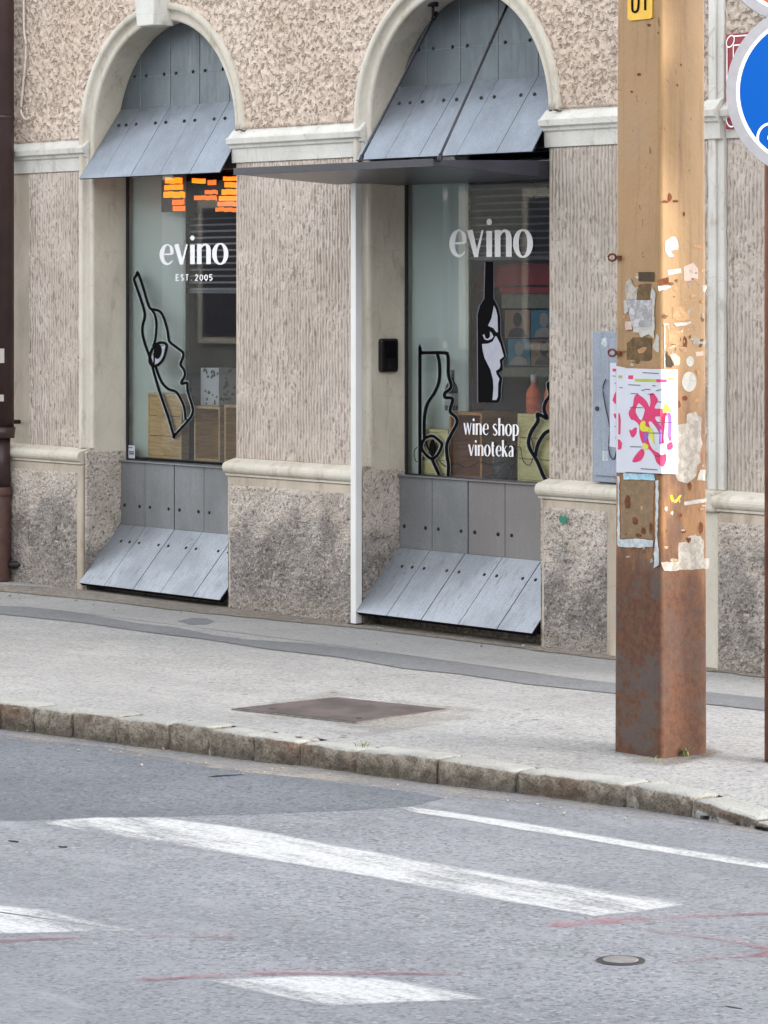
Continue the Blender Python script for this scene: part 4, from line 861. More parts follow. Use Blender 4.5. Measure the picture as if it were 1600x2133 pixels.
def on_pipe(pa, pb, qa, qb, name, m, label, r=rr):
    mb = MB(); n = 6; rows = []
    for k in range(n + 1):
        px = pa + (pb - pa) * k / n; r_ = ray(px, (qa + qb) / 2); o2 = Vector((CAM.x - dx, CAM.y + 0.12)); d2 = Vector((r_.x, r_.y))
        A_ = d2.dot(d2); B_ = 2 * o2.dot(d2); C_ = o2.dot(o2) - (r + 0.0015) ** 2; disc = max(0, B_ * B_ - 4 * A_ * C_); t = (-B_ - math.sqrt(disc)) / (2 * A_)
        p = CAM + r_ * t; s_ = (CAM - p); rows.append((p, CAM.z + (HOR - qa) / FPX * t, CAM.z + (HOR - qb) / FPX * t))
    v = [(mb.b.verts.new((p.x, p.y, a)), mb.b.verts.new((p.x, p.y, b))) for p, a, b in rows]
    for a, b in zip(v, v[1:]): mb.b.faces.new([a[0], b[0], b[1], a[1]])
    o = mb.obj(name, m); tag(o, label, "sticker", "stickers on the downpipe"); sd = o.modifiers.new("solid", 'SOLIDIFY'); sd.thickness = 0.0006; return o
on_pipe(-12, 9, 726, 756, "sticker", K['s_white'], "upper white torn sticker on the dark downpipe")
on_pipe(-12, 8, 822, 836, "sticker", K['s_white'], "lower small white sticker on the dark downpipe")
cb = thing("electrical_cabinet", "blue-grey metal cabinet on the ribbed wall just left of the rusty pole", "cabinet", (X(1262, -0.05), -0.03, 0.76))
x0 = X(1232, -0.05); x1 = x0 + 0.30; z0 = F(1232, 1003, -0.05).z; z1 = F(1232, 690, -0.05).z
mb = MB(); mb.box(x0, x1, -0.045, 0.0, z0, z1); mb.obj("cabinet_frame", K['cab'], cb, bevel=0.004)
mb = MB(); mb.box(x0 + 0.022, x1 - 0.022, -0.054, -0.0452, z0 + 0.028, z1 - 0.03); dr = mb.obj("cabinet_door", K['cab'], cb, bevel=0.003)
mb = MB(); p = F(1244, 851, -0.056); mb.tube(p + Vector((0, 0.004, 0)), p - Vector((0, 0.004, 0)), 0.010, None, 14); mb.obj("lock", K['rivet'], dr)
mb = MB(); s0 = F(1254, 940, -0.0545); mb.prism([F(a, b, -0.0546) for a, b in ((1255, 939), (1266, 940), (1266, 960), (1255, 960))], (0, 0.0004, 0)); mb.prism([F(a, b, -0.0546) for a, b in ((1255, 705), (1262, 702), (1265, 716), (1261, 723), (1252, 716))], (0, 0.0004, 0)); mb.obj("door_stickers", K['s_tape'], dr)
mb = MB(); mb.path([F(a, b, -0.060) for a, b in cat_rom([(1262, 790), (1256, 810), (1262, 850), (1270, 890), (1268, 930), (1272, 952), (1280, 955), (1284, 940)], k=5)], 0.0028); mb.obj("hanging_cable", K['ink'], cb)
pq = thing("plaque", "dark red plaque with a white ornamental border on the rough upper wall", "plaque", (X(1540, -0.03), -0.03, 2.6))
x0 = X(1512, -0.03); z1 = F(1512, 71, -0.03).z; z0 = z1 - 0.40; x1 = x0 + 0.42
mb = MB(); mb.box(x0, x1, -0.032, -0.006, z0, z1); pb = mb.obj("plate", simple("dark_red_enamel", lin((142, 36, 48)), 0.4), pq, bevel=0.004)
mb = MB(); mp_ = lambda u, v, e=0.0: Vector((x0 + u, -0.0335 - e, z1 - v)); w_ = 0.42; h_ = 0.40
for s_ in (0.012, 0.05): ribbon(mb, [(s_, 0.05), (s_, h_ - 0.05)], 0.006, mp_, smooth=False); ribbon(mb, [(0.05, s_), (w_ - 0.05, s_)], 0.006, mp_, smooth=False); ribbon(mb, [(w_ - s_, 0.05), (w_ - s_, h_ - 0.05)], 0.006, mp_, smooth=False); ribbon(mb, [(0.05, h_ - s_), (w_ - 0.05, h_ - s_)], 0.006, mp_, smooth=False)
for cx, cy in ((0.032, 0.032), (w_ - 0.032, 0.032), (0.032, h_ - 0.032), (w_ - 0.032, h_ - 0.032)): ribbon(mb, ell(cx, cy, 0.028, 0.02, 16, 0.8 if (cx < .2) == (cy > .2) else -0.8), 0.006, mp_, closed=True, smooth=False)
mb.obj("border_lines", K['wvinyl'], pb, recalc=False)
mb = MB(); mb.path([F(a, b, -0.034) for a, b in cat_rom([(49, -60), (50, 60), (54, 90), (52, 140), (46, 200), (44, 232), (52, 248), (62, 246), (70, 240)], k=6)], 0.0065)
tag(mb.obj("wall_cable", simple("cable_grey", lin((206, 196, 182)), 0.7)), "thin pale cable dangling down the rough wall beside the downpipe", "cable")

# ------------------------------------------------------------------ display goods behind the windows
def crate(c_name, label, pl, pr, ptop, y, d, m, open_front, group="wooden crates in the shop windows"):
    a = F(pl, 900, y).x; b = F(pr, 900, y).x; zt = F(pl, ptop, y).z; zf = 0.702; t = 0.014
    th_ = thing(c_name, label, "crate", ((a + b) / 2, y + d / 2, zf), group)
    mb = MB(); mb.box(a, a + t, y, y + d, zf, zt); mb.box(b - t, b, y, y + d, zf, zt); mb.box(a + t, b - t, y, y + d, zf, zf + t); mb.box(a + t, b - t, y, y + d, zt - t, zt); mb.obj("crate_frame", m, th_, bevel=0.002)
    mb = MB()
    if open_front: mb.box(a + t, b - t, y + d - t, y + d - 0.001, zf + t, zt - t); mb.obj("back_panel", m, th_)
    else:
        k = 3; hh = (zt - zf - 2 * t) / k
        for i in range(k): mb.box(a + t, b - t, y + 0.002, y + 0.012, zf + t + i * hh + 0.0015, zf + t + (i + 1) * hh - 0.0015)
        mb.obj("front_boards", m, th_, bevel=0.001)
    return a, b, zt
crate("wooden_crate", "closed pale wooden crate under the drawn bottle tip in the left window", 308, 378, 818, 0.232, 0.05, K['crate'], False)
crate("wooden_crate", "open wooden crate in the left window carrying the white patterned carton", 404, 458, 845, 0.24, 0.18, K['crate'], True)
crate("wooden_crate", "open wooden crate cut off by the right edge of the left window", 467, 540, 843, 0.24, 0.18, K['crate'], True)
crate("wooden_crate", "yellow pine crate behind the drawn eye in the right window", 878, 933, 893, 0.232, 0.045, K['cratey'], False)
crate("wooden_crate", "open brown crate behind the words in the right window", 936, 1004, 857, 0.24, 0.22, K['crateb'], True)
crate("wooden_crate", "yellow pine crate with orange bottles on top at the right window edge", 1078, 1178, 861, 0.24, 0.22, K['cratey'], False)
# patterned carton on the second crate
y = 0.30; a = F(418, 800, y).x; b = F(456, 800, y).x; zt = F(418, 766, y).z; zb0 = F(404, 845, 0.24).z + 0.0
ct = thing("gift_carton", "white carton with a leaf pattern standing on a crate in the left window", "carton", ((a + b) / 2, y, zb0))
mb = MB(); mb.box(a, b, y, y + 0.115, zb0 + 0.001, zt); cbx = mb.obj("carton_box", K['paper'], ct, bevel=0.001)
mb = MB(); rnd = random.Random(5)
for i in range(22):
    u = rnd.uniform(a + .008, b - .008); v = rnd.choice([rnd.uniform(zt - .05, zt - .01), rnd.uniform(zb0 + .01, zb0 + .08)])
    mb.poly([Vector((u + p[0], y - 0.001 - i * .0001, v + p[1])) for p in ell(0, 0, rnd.uniform(.006, .012), rnd.uniform(.006, .01), 10, rnd.uniform(0, 3))])
    w2 = rnd.uniform(y + .01, y + .10); v = rnd.uniform(zb0 + .01, zt - .01)
    mb.poly([Vector((b + 0.001 + i * .0001, w2 + p[0], v + p[1])) for p in ell(0, 0, rnd.uniform(.006, .012), rnd.uniform(.006, .01), 10)])
mb.obj("leaf_print", simple("leaf_print", lin((88, 104, 84)), 0.6), cbx, recalc=False)
def bottle3(label, px, pbase, ptop, y, cr, cols, cat="bottle", zb=None, group="bottles on show in the shop windows", r=None):
    base = F(px, pbase, y); top = F(px, ptop, y).z; z0 = base.z if zb is None else zb; h = top - z0; r = r or h * 0.14
    t = thing("bottle", label, cat, (base.x, y, z0), group)
    mb = MB(); mb.lathe((base.x, y, z0), [(r * .95, 0), (r, h * .02), (r, h * .5), (r * .86, h * .6), (r * .4, h * .72), (r * .34, h * .9)], 18); mb.obj("bottle_body", K[cols[0]], t)
    mb = MB(); mb.lathe((base.x, y, z0), [(r * 1.02, h * .12), (r * 1.02, h * .42)], 18); mb.obj("bottle_label", K[cols[1]], t)
    mb = MB(); mb.lathe((base.x, y, z0), [(r * .38, h * .8), (r * .4, h * .9), (r * .42, h * .98), (r * .3, h)], 14); mb.obj("bottle_cap", K[cols[2]], t)
zc = F(404, 845, 0.33)
bottle3("amber bottle with a yellow label inside the open crate in the left window", 438, 944, 878, 0.40, None, ('pbrown', 'gold', 'paper'), zb=0.717)
bottle3("bottle with teal and white label at the right edge of the left window", 496, 944, 885, 0.40, None, ('tealb', 'paper', 'tealb'), zb=0.717)
bottle3("bottle with an orange label standing on the yellow crate, left of its twin", 1112, 860, 780, 0.33, None, ('obot', 'obot', 'paper'), zb=F(1078, 861, 0.24).z + 0.001, r=0.036)
bottle3("bottle with an orange label half hidden by the right jamb", 1150, 860, 780, 0.33, None, ('obot', 'obot', 'paper'), zb=F(1078, 861, 0.24).z + 0.001, r=0.036)
bottle3("dark wine bottle with a pink and white label beside the brown crate", 941, 858, 770, 0.33, None, ('dgreen', 'paper', 'pskin'), zb=F(936, 857, 0.24).z + 0.001, r=0.034)
# glass jar
jr = F(1044, 990, 0.36); t = MT("clear_glass", 0.05); t.p.inputs["Transmission Weight"].default_value = 0.9; t.col((0.85, 0.9, 0.92)); t.bump(t.vor(60), 0.6, 0.01)
mb = MB(); mb.lathe((jr.x, 0.36, 0.702), [(0.045, 0), (0.058, 0.02), (0.062, 0.09), (0.05, 0.13), (0.055, 0.16), (0.050, 0.165), (0.044, 0.13), (0.054, 0.09), (0.05, 0.03), (0.02, 0.014)], 24)
tag(mb.obj("glass_jar", t.m), "cut glass bowl on the shelf between the brown and yellow crates", "glass bowl")
# string of lights
mb = MB(); mb.path([F(u, v, 0.226 + 0.002 * math.sin(i)) for i, (u, v) in enumerate(cat_rom([(878, 925), (864, 938), (866, 960), (880, 958), (900, 940), (915, 960), (930, 972), (950, 965), (975, 974), (1000, 962), (1022, 968), (1060, 955), (1082, 930), (1090, 960), (1104, 968), (1112, 940), (1106, 900), (1120, 880)], k=6))], 0.0022, 6)
lgt = mb.obj("light_string", K['black']); tag(lgt, "thin black string of lights looped over the crates in the right window", "string lights")
# reflected display, louvres and red vehicle built as solid things; posters
LB = thing("display_reflection", "black display board with glowing orange characters at top of the left window", "display board", (X(430, 0.27), 0.27, 2.1))  # street display's reflection, built as a glowing board behind the pane
yy = 0.27; mb = MB(); mb.box(X(388, yy), C1 + HW - 0.02, yy, yy + 0.03, F(388, 445, yy).z, 2.6); lb = mb.obj("board_case", K['black'], LB, bevel=0.003); mb = MB(); mb.box(X(336, yy), X(388, yy) - 0.001, yy, yy + 0.02, F(336, 442, yy).z, 2.6); mb.obj('board_wing', simple('dull_wing', lin((96, 104, 104)), 0.7), LB, bevel=0.002)
z3 = lambda u, v: (140 + u / 3.387, 350 + v / 3.387)
bars = [(690, 810, 68, 108), (685, 815, 118, 153), (680, 830, 166, 208), (880, 975, 75, 108), (1100, 1260, 60, 88), (1110, 1260, 102, 138), (1090, 1260, 150, 188), (1070, 1260, 196, 228)]
bars2 = [(740, 825, 222, 258), (745, 830, 268, 303), (990, 1050, 82, 118), (970, 1060, 155, 184), (895, 1055, 195, 226), (1060, 1260, 238, 270), (1045, 1260, 280, 308)]
for nm, bl, mm in (("lit_characters", bars, K['led']), ("dim_characters", bars2, K['led2'])):
    mb = MB()
    for (u0, u1, v0, v1) in bl:
        cur = u0
        while cur < u1:
            e = min(u1, cur + rnd.uniform(18, 52)); dv = rnd.uniform(-3, 3)
            mb.prism([F(*z3(a, b), yy - 0.004) for a, b in ((cur, v0 + dv), (e - 1.5, v0 + dv), (e - 1.5, v1 + dv), (cur, v1 + dv))], (0, 0.0035, 0)); cur = e
    mb.obj(nm, mm, lb)
def blind(label, c, zt, zb, x0):  # slats built in place of a louvre reflection in the glass
    t = thing("louvre_reflection", label, "blind", (c, 0.41, zt), "slatted blinds inside the shop windows")
    mb = MB(); z = zt; k = 0
    while z > zb: mb.prism([(x0, 0.40, z), (c + HW, 0.40, z), (c + HW, 0.415, z + 0.009), (x0, 0.415, z + 0.009)], (0, 0.001, -0.0015)); z -= 0.034
    mb.obj("slats", simple("reflection_slat", lin((176, 180, 188)), 0.5), t)
    mb = MB(); mb.box(x0, c + HW, 0.39, 0.43, zt + 0.03, zt + 0.06); mb.box(x0, c + HW, 0.40, 0.42, zb - 0.02, zb); mb.obj("rails", K['room'], t)
blind("dark slatted blind in the upper right of the left window", C1, 2.45, 1.60, X(384, 0.40)); blind("dark slatted blind behind the large white letters of the right window", C2, 2.45, 1.76, X(974, 0.40))
pbd = thing("poster_stand", "red framed stand with four portrait prints inside the right window", "poster stand", (X(1100, 0.52), 0.52, 0.7))
yy = 0.52; mb = MB()
mb.prism([F(a, b, yy) for a, b in ((985, 592), (1010, 562), (1070, 548), (1230, 548), (1230, 590), (1050, 596), (1000, 606))], (0, 0.03, 0)); mb.box(F(984, 600, yy).x, F(998, 600, yy).x, yy, yy + 0.03, 0.7, F(984, 600, yy).z); mb.box(F(1040, 610, yy).x, F(1240, 610, yy).x, yy, yy + 0.03, F(1040, 612, yy).z, F(1040, 598, yy).z)
mb.obj("red_reflection", K['red'], pbd, bevel=0.003)  # red vehicle's reflection, built as a solid frame
yy = 0.535
for (a, b, c_, d, m) in ((1052, 1104, 646, 704, 'pbrown'), (1106, 1160, 646, 704, 'pblue'), (1058, 1104, 706, 762, 'pblue'), (1106, 1160, 706, 762, 'pbrown')):
    mb = MB(); mb.prism([F(p, q, yy) for p, q in ((a, c_), (b, c_), (b, d), (a, d))], (0, 0.006, 0)); pr = mb.obj("portrait_print", K[m], pbd)
    mb = MB(); cx = (a + b) / 2; mb.poly([F(p, q, yy - 0.0015) for p, q in ell(cx, c_ + 20, 9, 15, 20)]); mb.poly([F(p, q, yy - 0.0012) for p, q in ((cx - 20, d - 2), (cx - 15, c_ + 42), (cx - 5, c_ + 36), (cx + 5, c_ + 36), (cx + 15, c_ + 42), (cx + 20, d - 2))])
    mb.obj("portrait_shape", K['pskin'] if m == 'pblue' else K['pdark'], pr, recalc=False)
mb = MB(); mb.prism([F(p, q, yy) for p, q in ((1045, 612), (1160, 612), (1160, 642), (1045, 642))], (0, 0.006, 0)); mb.prism([F(p, q, yy) for p, q in ((1045, 765), (1160, 765), (1160, 785), (1045, 785))], (0, 0.006, 0)); mb.obj("header_board", simple("dull_olive_board", lin((124, 124, 114)), 0.6), pbd)

# ------------------------------------------------------------------ big rusty pole
P0 = G(1377, 1578, 0.0)
wf = 0.25; ws = 0.212
wf = (P0 - G(1283, 1562, 0.0)).length; 
PC = FX(1475, 1564, P0.x); ws = abs(PC.y - P0.y)
cxp, cyp = P0.x - wf / 2, P0.y + ws / 2
pole = thing("steel_pole", "massive square ochre steel pole, rusty at its foot, covered in paper scraps", "pole", (cxp, cyp, 0.0))
mb = MB(); H = 6.0; tp = 0.94
def rect(s_, z): return [(cxp + a * wf / 2 * s_, cyp + b * ws / 2 * s_, z) for a, b in ((-1, -1), (1, -1), (1, 1), (-1, 1))]
TS = lambda z: 1.0 + (tp - 1.0) * max(0, z) / H * 2.0
lv = [(-0.05), 0.3, 0.7, 1.2, 2.0, 3.0, 4.5, H]; rings = [[mb.b.verts.new(p) for p in rect(TS(z), z)] for z in lv]
for a, b in zip(rings, rings[1:]):
    for i in range(4): mb.b.faces.new([a[i], a[(i + 1) % 4], b[(i + 1) % 4], b[i]])
mb.b.faces.new(rings[-1]); mb.b.faces.new(rings[0][::-1])
mb.obj("pole_shaft", K['pole'], pole, bevel=0.014, seg=4)
for o in [pole.children[0]]:
    for f in o.data.polygons: f.use_smooth = False
def yfr(z): return cyp - ws / 2 * TS(z)
def xsd(z): return cxp + wf / 2 * TS(z)
def onfront(px, py, e=0.0):
    p = F(px, py, cyp - ws / 2); p = F(px, py, yfr(p.z) - 0.0012 - e); return p
def onside(px, py, e=0.0):
    p = FX(px, py, cxp + wf / 2); p = FX(px, py, xsd(p.z) + 0.0012 + e); return p
mF2 = {'f': onfront, 's': onside}
def scrap(face, pts, m, label, layer=0, kind="paper_scrap", cat="paper scrap", jag=0.8, group="paper remnants stuck on the pole", th=0.0006):
    e = layer * 0.0011; rnd = random.Random(hash(label) % 1000 if False else sum(map(ord, label))); q = []
    n = len(pts)
    for i in range(n):
        a = pts[i]; b = pts[(i + 1) % n]; L = math.hypot(b[0] - a[0], b[1] - a[1]); k = max(1, int(L / 6)) if jag else 1
        for j in range(k): q.append((a[0] + (b[0] - a[0]) * j / k + rnd.uniform(-jag, jag), a[1] + (b[1] - a[1]) * j / k + rnd.uniform(-jag, jag)))
    fn = mF2[face]; mb = MB(); nv = Vector((0, -1, 0)) if face == 'f' else Vector((1, 0, 0))
    mb.prism([fn(x, y, e) for x, y in q], nv * -th)
    o = mb.obj(kind, K[m] if isinstance(m, str) else m); return tag(o, label, cat, group)
zc5 = lambda pts: [(1270 + u / 6.88, 470 + v / 6.88) for u, v in pts]      # from the enlarged crops
zd5 = lambda pts: [(1270 + u / 5.077, 780 + v / 5.077) for u, v in pts]
SR = [
 ('s', zc5([(790, 290), (800, 220), (845, 190), (890, 150), (940, 165), (985, 230), (992, 300), (985, 350), (930, 345), (875, 375), (925, 425), (910, 450), (850, 440), (800, 370)]), 's_white', "bitten round white sticker, highest paper on the sunny pole side", 0),
 ('s', zc5([(830, 635), (1025, 610), (1030, 675), (840, 712)]), 's_white', "small clean white label below the bitten round sticker", 0),
 ('s', zc5([(1060, 590), (1200, 530), (1270, 620), (1270, 790), (1070, 790)]), 's_pink', "faded greyish square sticker right of the small clean label", 0),
 ('s', zc5([(1190, 300), (1240, 250), (1330, 260), (1345, 320)]), 's_tan', "small brown glue stain at the right pole edge, level with the round sticker", 0),
 ('f', zc5([(410, 665), (635, 665), (640, 800), (415, 795)]), 's_dark', "dark rectangular glue patch highest on the shaded pole face", 0),
 ('f', zc5([(410, 840), (590, 830), (590, 1060), (400, 1060)]), 's_brown', "brown glue rectangle between two torn white paper strips", 0),
 ('f', zc5([(270, 755), (300, 760), (340, 860), (395, 920), (390, 1050), (230, 1060), (215, 900), (225, 830)]), 's_grey', "torn whitish paper left of the brown glue rectangle", 1),
 ('f', zc5([(600, 870), (655, 950), (640, 1200), (640, 1480), (630, 1610), (560, 1560), (450, 1600), (420, 1540), (340, 1530), (320, 1400), (600, 1400), (605, 1060), (580, 1040)]), 's_white', "long torn white strip along the edge of the grey printed picture", 1),
 ('f', zc5([(245, 1065), (600, 1065), (605, 1440), (330, 1450), (290, 1300)]), 's_print', "grey printed picture remnant with torn edges on the shaded pole face", 2),
 ('f', zc5([(205, 1060), (245, 1070), (270, 1230), (235, 1255), (205, 1250)]), 's_white', "thin white paper sliver left of the grey printed picture", 3),
 ('f', zc5([(220, 1380), (310, 1370), (320, 1490), (230, 1495)]), 's_pink', "small peach paper square at lower left of the grey picture", 3),
 ('f', zc5([(330, 1600), (480, 1590), (600, 1620), (600, 1900), (560, 1930), (250, 1920), (245, 1690)]), 's_brown', "large dark brown glue square just above the poster", 0),
 ('f', zc5([(400, 1780), (470, 1735), (540, 1750), (500, 1820), (420, 1830)]), 's_tan', "light crumbs in the middle of the large brown glue square", 1),
 ('f', zc5([(680, 1545), (702, 1600), (700, 1820), (650, 1800), (610, 1720), (640, 1680)]), 's_white', "narrow white shred by the pole corner above the poster", 2),
 ('s', zc5([(680, 780), (845, 735), (850, 835), (700, 850)]), 's_rust', "reddish brown stain over a white sliver at the pole corner", 0),
 ('s', zc5([(700, 865), (860, 850), (880, 880), (850, 905), (705, 940)]), 's_white', "curled white sliver at the pole corner under the reddish stain", 1),
 ('s', zc5([(1330, 855), (1395, 855), (1390, 900), (1365, 965), (1340, 930)]), 's_white', "small white shred at the far right pole edge", 0),
 ('s', zc5([(905, 1165), (1090, 1160), (1150, 1240), (1140, 1370), (1000, 1365), (905, 1330)]), 's_tan', "brownish peeled sticker over a long white curl on the sunny side", 0),
 ('s', zc5([(920, 1400), (1160, 1375), (1170, 1400), (1080, 1430), (960, 1445)]), 's_white', "horizontal white curl beneath the brownish peeled sticker", 1),
 ('s', zc5([(770, 1400), (850, 1405), (850, 1425), (795, 1430), (800, 2040), (785, 2060), (780, 1430)]), 's_white', "thin white right-angled tape frame beside the pole corner", 1),
 ('s', zc5([(850, 1500), (1050, 1510), (1050, 1620), (960, 1740), (840, 1750)]), 's_tan', "square tan paper trace inside the thin tape frame", 0),
 ('s', zc5([(1070, 1580), (1110, 1620), (1115, 1740), (1050, 1740)]), 's_rust', "rust coloured bottle-shaped scrap beside the tan square", 0),
 ('s', zc5([(1200, 1600), (1300, 1620), (1390, 1640), (1380, 1720), (1290, 1730), (1200, 1700)]), 's_grey', "crumpled pale paper ball near the right edge, level with the tan square", 0),
 ('s', zc5([(1230, 1810), (1340, 1800), (1350, 1860), (1240, 1880)]), 's_pink', "small striped beige scrap under the crumpled paper ball", 0),
 ('s', zc5([(870, 1850), (940, 1840), (1010, 1890), (1000, 2000), (930, 2000)]), 's_pink', "cup-shaped beige scrap above the poster's right corner", 0),
 ('s', zc5([(800, 1820), (850, 1850), (920, 1990), (880, 2030), (810, 2020)]), 's_dark', "black torn triangle above the poster's right corner", 2),
 ('s', zc5(ell(1155, 1945, 55, 75, 16)), 's_white', "small oval white sticker above the larger oval one", 0),
 ('s', [(1424 + x * 14, 795 + y * 22) for x, y in ell(0, 0, 1, 1, 16)] and [(x, y) for x, y in ell(1436, 795, 15, 21, 18)], 's_white', "larger oval white sticker right beside the poster", 0),
 ('s', zd5([(815, 420), (880, 400), (910, 390), (930, 430), (970, 460), (970, 690), (985, 730), (960, 820), (965, 930), (925, 970), (915, 1070), (870, 1120), (820, 1150), (730, 1130), (700, 1080), (700, 600), (720, 530), (810, 520)]), 's_grey', "large weathered white paper right of the poster, ragged at its foot", 0),
 ('s', zd5([(960, 1010), (1015, 1005), (1012, 1120), (925, 1120), (935, 1060)]), 's_white', "white corner shred at lower right of the large weathered paper", 1),
 ('s', zd5([(635, 1285), (660, 1275), (685, 1330), (705, 1325), (730, 1280), (765, 1275), (745, 1320), (700, 1362), (655, 1350)]), 's_yel', "yellow curled scrap hanging on the rusty side", 0),
 ('s', zd5([(785, 1350), (1020, 1305), (1025, 1345), (790, 1388)]), 's_white', "narrow white printed strip right of the yellow scrap", 0),
 ('s', zd5([(735, 1780), (800, 1770), (830, 1710), (870, 1700), (960, 1710), (995, 1760), (995, 1950), (730, 1980), (722, 1850)]), 's_grey', "cream torn paper with a jagged top near the rusty foot", 0),
 ('s', zd5([(545, 1985), (700, 1980), (1055, 1945), (1060, 1985), (1050, 2050), (580, 2080)]), 's_grey', "horizontal off-white tape band on the sunny side, lowest paper there", 1),
 ('f', zd5([(75, 1745), (270, 1735), (460, 1755), (455, 1820), (300, 1830), (90, 1822)]), 's_tape', "horizontal grey tape band on the shaded pole face", 1),
 ('f', zd5([(84, 1080), (105, 1080), (100, 1300), (108, 1740), (78, 1740), (88, 1300)]), 's_tape', "vertical grey tape running down the left pole edge", 0),
 ('f', zd5([(140, 1040), (470, 1050), (475, 1118), (150, 1110)]), 's_blue', "pale blue sticker peeping out under the poster", 0),
 ('f', zd5([(486, 1120), (515, 1120), (512, 1450), (500, 1700), (515, 1850), (520, 2020), (470, 2050), (468, 1900), (485, 1700)]), 's_tape', "ragged grey tape running down the pole corner", 2),
 ('f', zd5([(120, 1120), (470, 1125), (455, 1735), (115, 1735)]), m_scrap("khaki_paint_field", (128, 106, 80), (140, 117, 90), (108, 86, 64)), "khaki rectangle left by an old poster below the current one", 0),
]
SR = [s for s in SR if "khaki" in s[3]] + [s for s in SR if "khaki" not in s[3]]
for s_ in SR: scrap(s_[0], s_[1], s_[2], s_[3], s_[4] + (1 if s_[0] == 'f' and 'khaki' not in s_[3] else 0), jag=0.0 if ('oval' in s_[3] or 'clean' in s_[3] or 'khaki' in s_[3] or 'dark rect' in s_[3]) else 0.9)
# rust blooms are part of the pole's surface
mb = MB(); ri = random.Random(12)
for (fc, cx, cy, rx, ry) in (('s', 1395, 411, 5, 9), ('s', 1386, 420, 8, 3), ('s', 1407, 419, 7, 3), ('s', 1425, 446, 3, 5), ('f', 1331, 155, 5, 3), ('f', 1316, 191, 3, 2), ('f', 1352, 52, 4, 3), ('f', 1371, 68, 2, 2), ('s', 1417, 1073, 5, 5), ('s', 1427, 830, 6, 6), ('s', 1414, 843, 5, 8), ('s', 1419, 135, 2, 3), ('s', 1411, 177, 2, 3),
                         ('f', 1322, 1085, 5, 8), ('f', 1307, 1045, 6, 14), ('f', 1340, 1105, 5, 8), ('f', 1355, 1100, 3, 12), ('f', 1330, 1115, 6, 4), ('s', 1435, 1125, 6, 6), ('s', 1460, 1100, 5, 12), ('s', 1424, 1106, 5, 5), ('s', 1437, 1012, 4, 10)):
    fn = mF2[fc]; mb.poly([fn(cx + (x - cx) * ri.uniform(.7, 1.2), cy + (y_ - cy) * ri.uniform(.7, 1.2), 0.0024 if fc == 'f' and cy > 1000 else 0.0) for x, y_ in ell(cx, cy, rx, ry, 12)])
mb.obj("rust_blooms", K['s_rust'], pole, recalc=False)
# glued-on paper residue: uncountable crumbs between the scraps
rg = random.Random(21)
for nm, mm, cnt in (("pale_residue", 's_grey', 46), ("tan_residue", 's_tan', 40), ("dark_residue", 's_brown', 30)):
    mb = MB()
    for i in range(cnt):
        fc = rg.choice('fss'); cx = rg.uniform(1294, 1366) if fc == 'f' else rg.uniform(1384, 1468); cy = rg.choice([rg.uniform(560, 760), rg.uniform(620, 1170)])
        rx = rg.uniform(1.5, 6.5); ry = rg.uniform(1.5, 6); fn = mF2[fc]
        mb.poly([fn(cx + (x - cx) * rg.uniform(.5, 1.3), cy + (y_ - cy) * rg.uniform(.5, 1.3), 0.0001 + 0.00002 * i) for x, y_ in ell(cx, cy, rx, ry, 9)])
    o = mb.obj(nm, K[mm], pole, recalc=False); o["kind"] = "stuff"
# yellow plate with 01
pl = thing("number_plate", "yellow plate with black digits fixed high on the pole", "number plate", onfront(1333, 40, 0.0))
mb = MB(); q = [(1307, -70), (1358, -73), (1358, 36), (1354, 39), (1312, 43), (1307, 39)]; mb.prism([onfront(a, b, 0.004) for a, b in q], (0, 0.004, 0)); plo = mb.obj("plate", K['yell'], pl, bevel=0.0008)
mb = MB(); mm_ = lambda u, v, e=0.0: onfront(u, v, 0.0045 + e)
ribbon(mb, [(1317, -20), (1318, -31), (1323, -35), (1328, -32), (1330, -20), (1330, 10), (1328, 21), (1323, 25), (1318, 22), (1317, 10)], 4.6, mm_, closed=True, k=4); ribbon(mb, [(1344, -38), (1344, 21)], 4.6, mm_, smooth=False)
ribbon(mb, [(1344, -36), (1338, -26)], 4.0, mm_, smooth=False); mb.obj("digits", K['black'], plo, recalc=False)
# small hooks on the left pole edge
for qy, lab in ((536, "upper rusty hook on the left pole edge"), (735, "lower rusty hook on the left pole edge")):
    c0 = onfront(1290, qy, 0.0); mb = MB(); mb.path([c0 + Vector((-0.028 + 0.02 * math.cos(t * .6), -0.008, 0.012 * math.sin(t * .6))) for t in range(0, 11)], 0.004, 6); mb.box(c0.x - 0.012, c0.x + 0.012, c0.y - 0.008, c0.y + 0.001, c0.z - 0.008, c0.z + 0.006)
    tag(mb.obj("pole_hook", K['s_rust']), lab, "hook", "hooks on the pole")

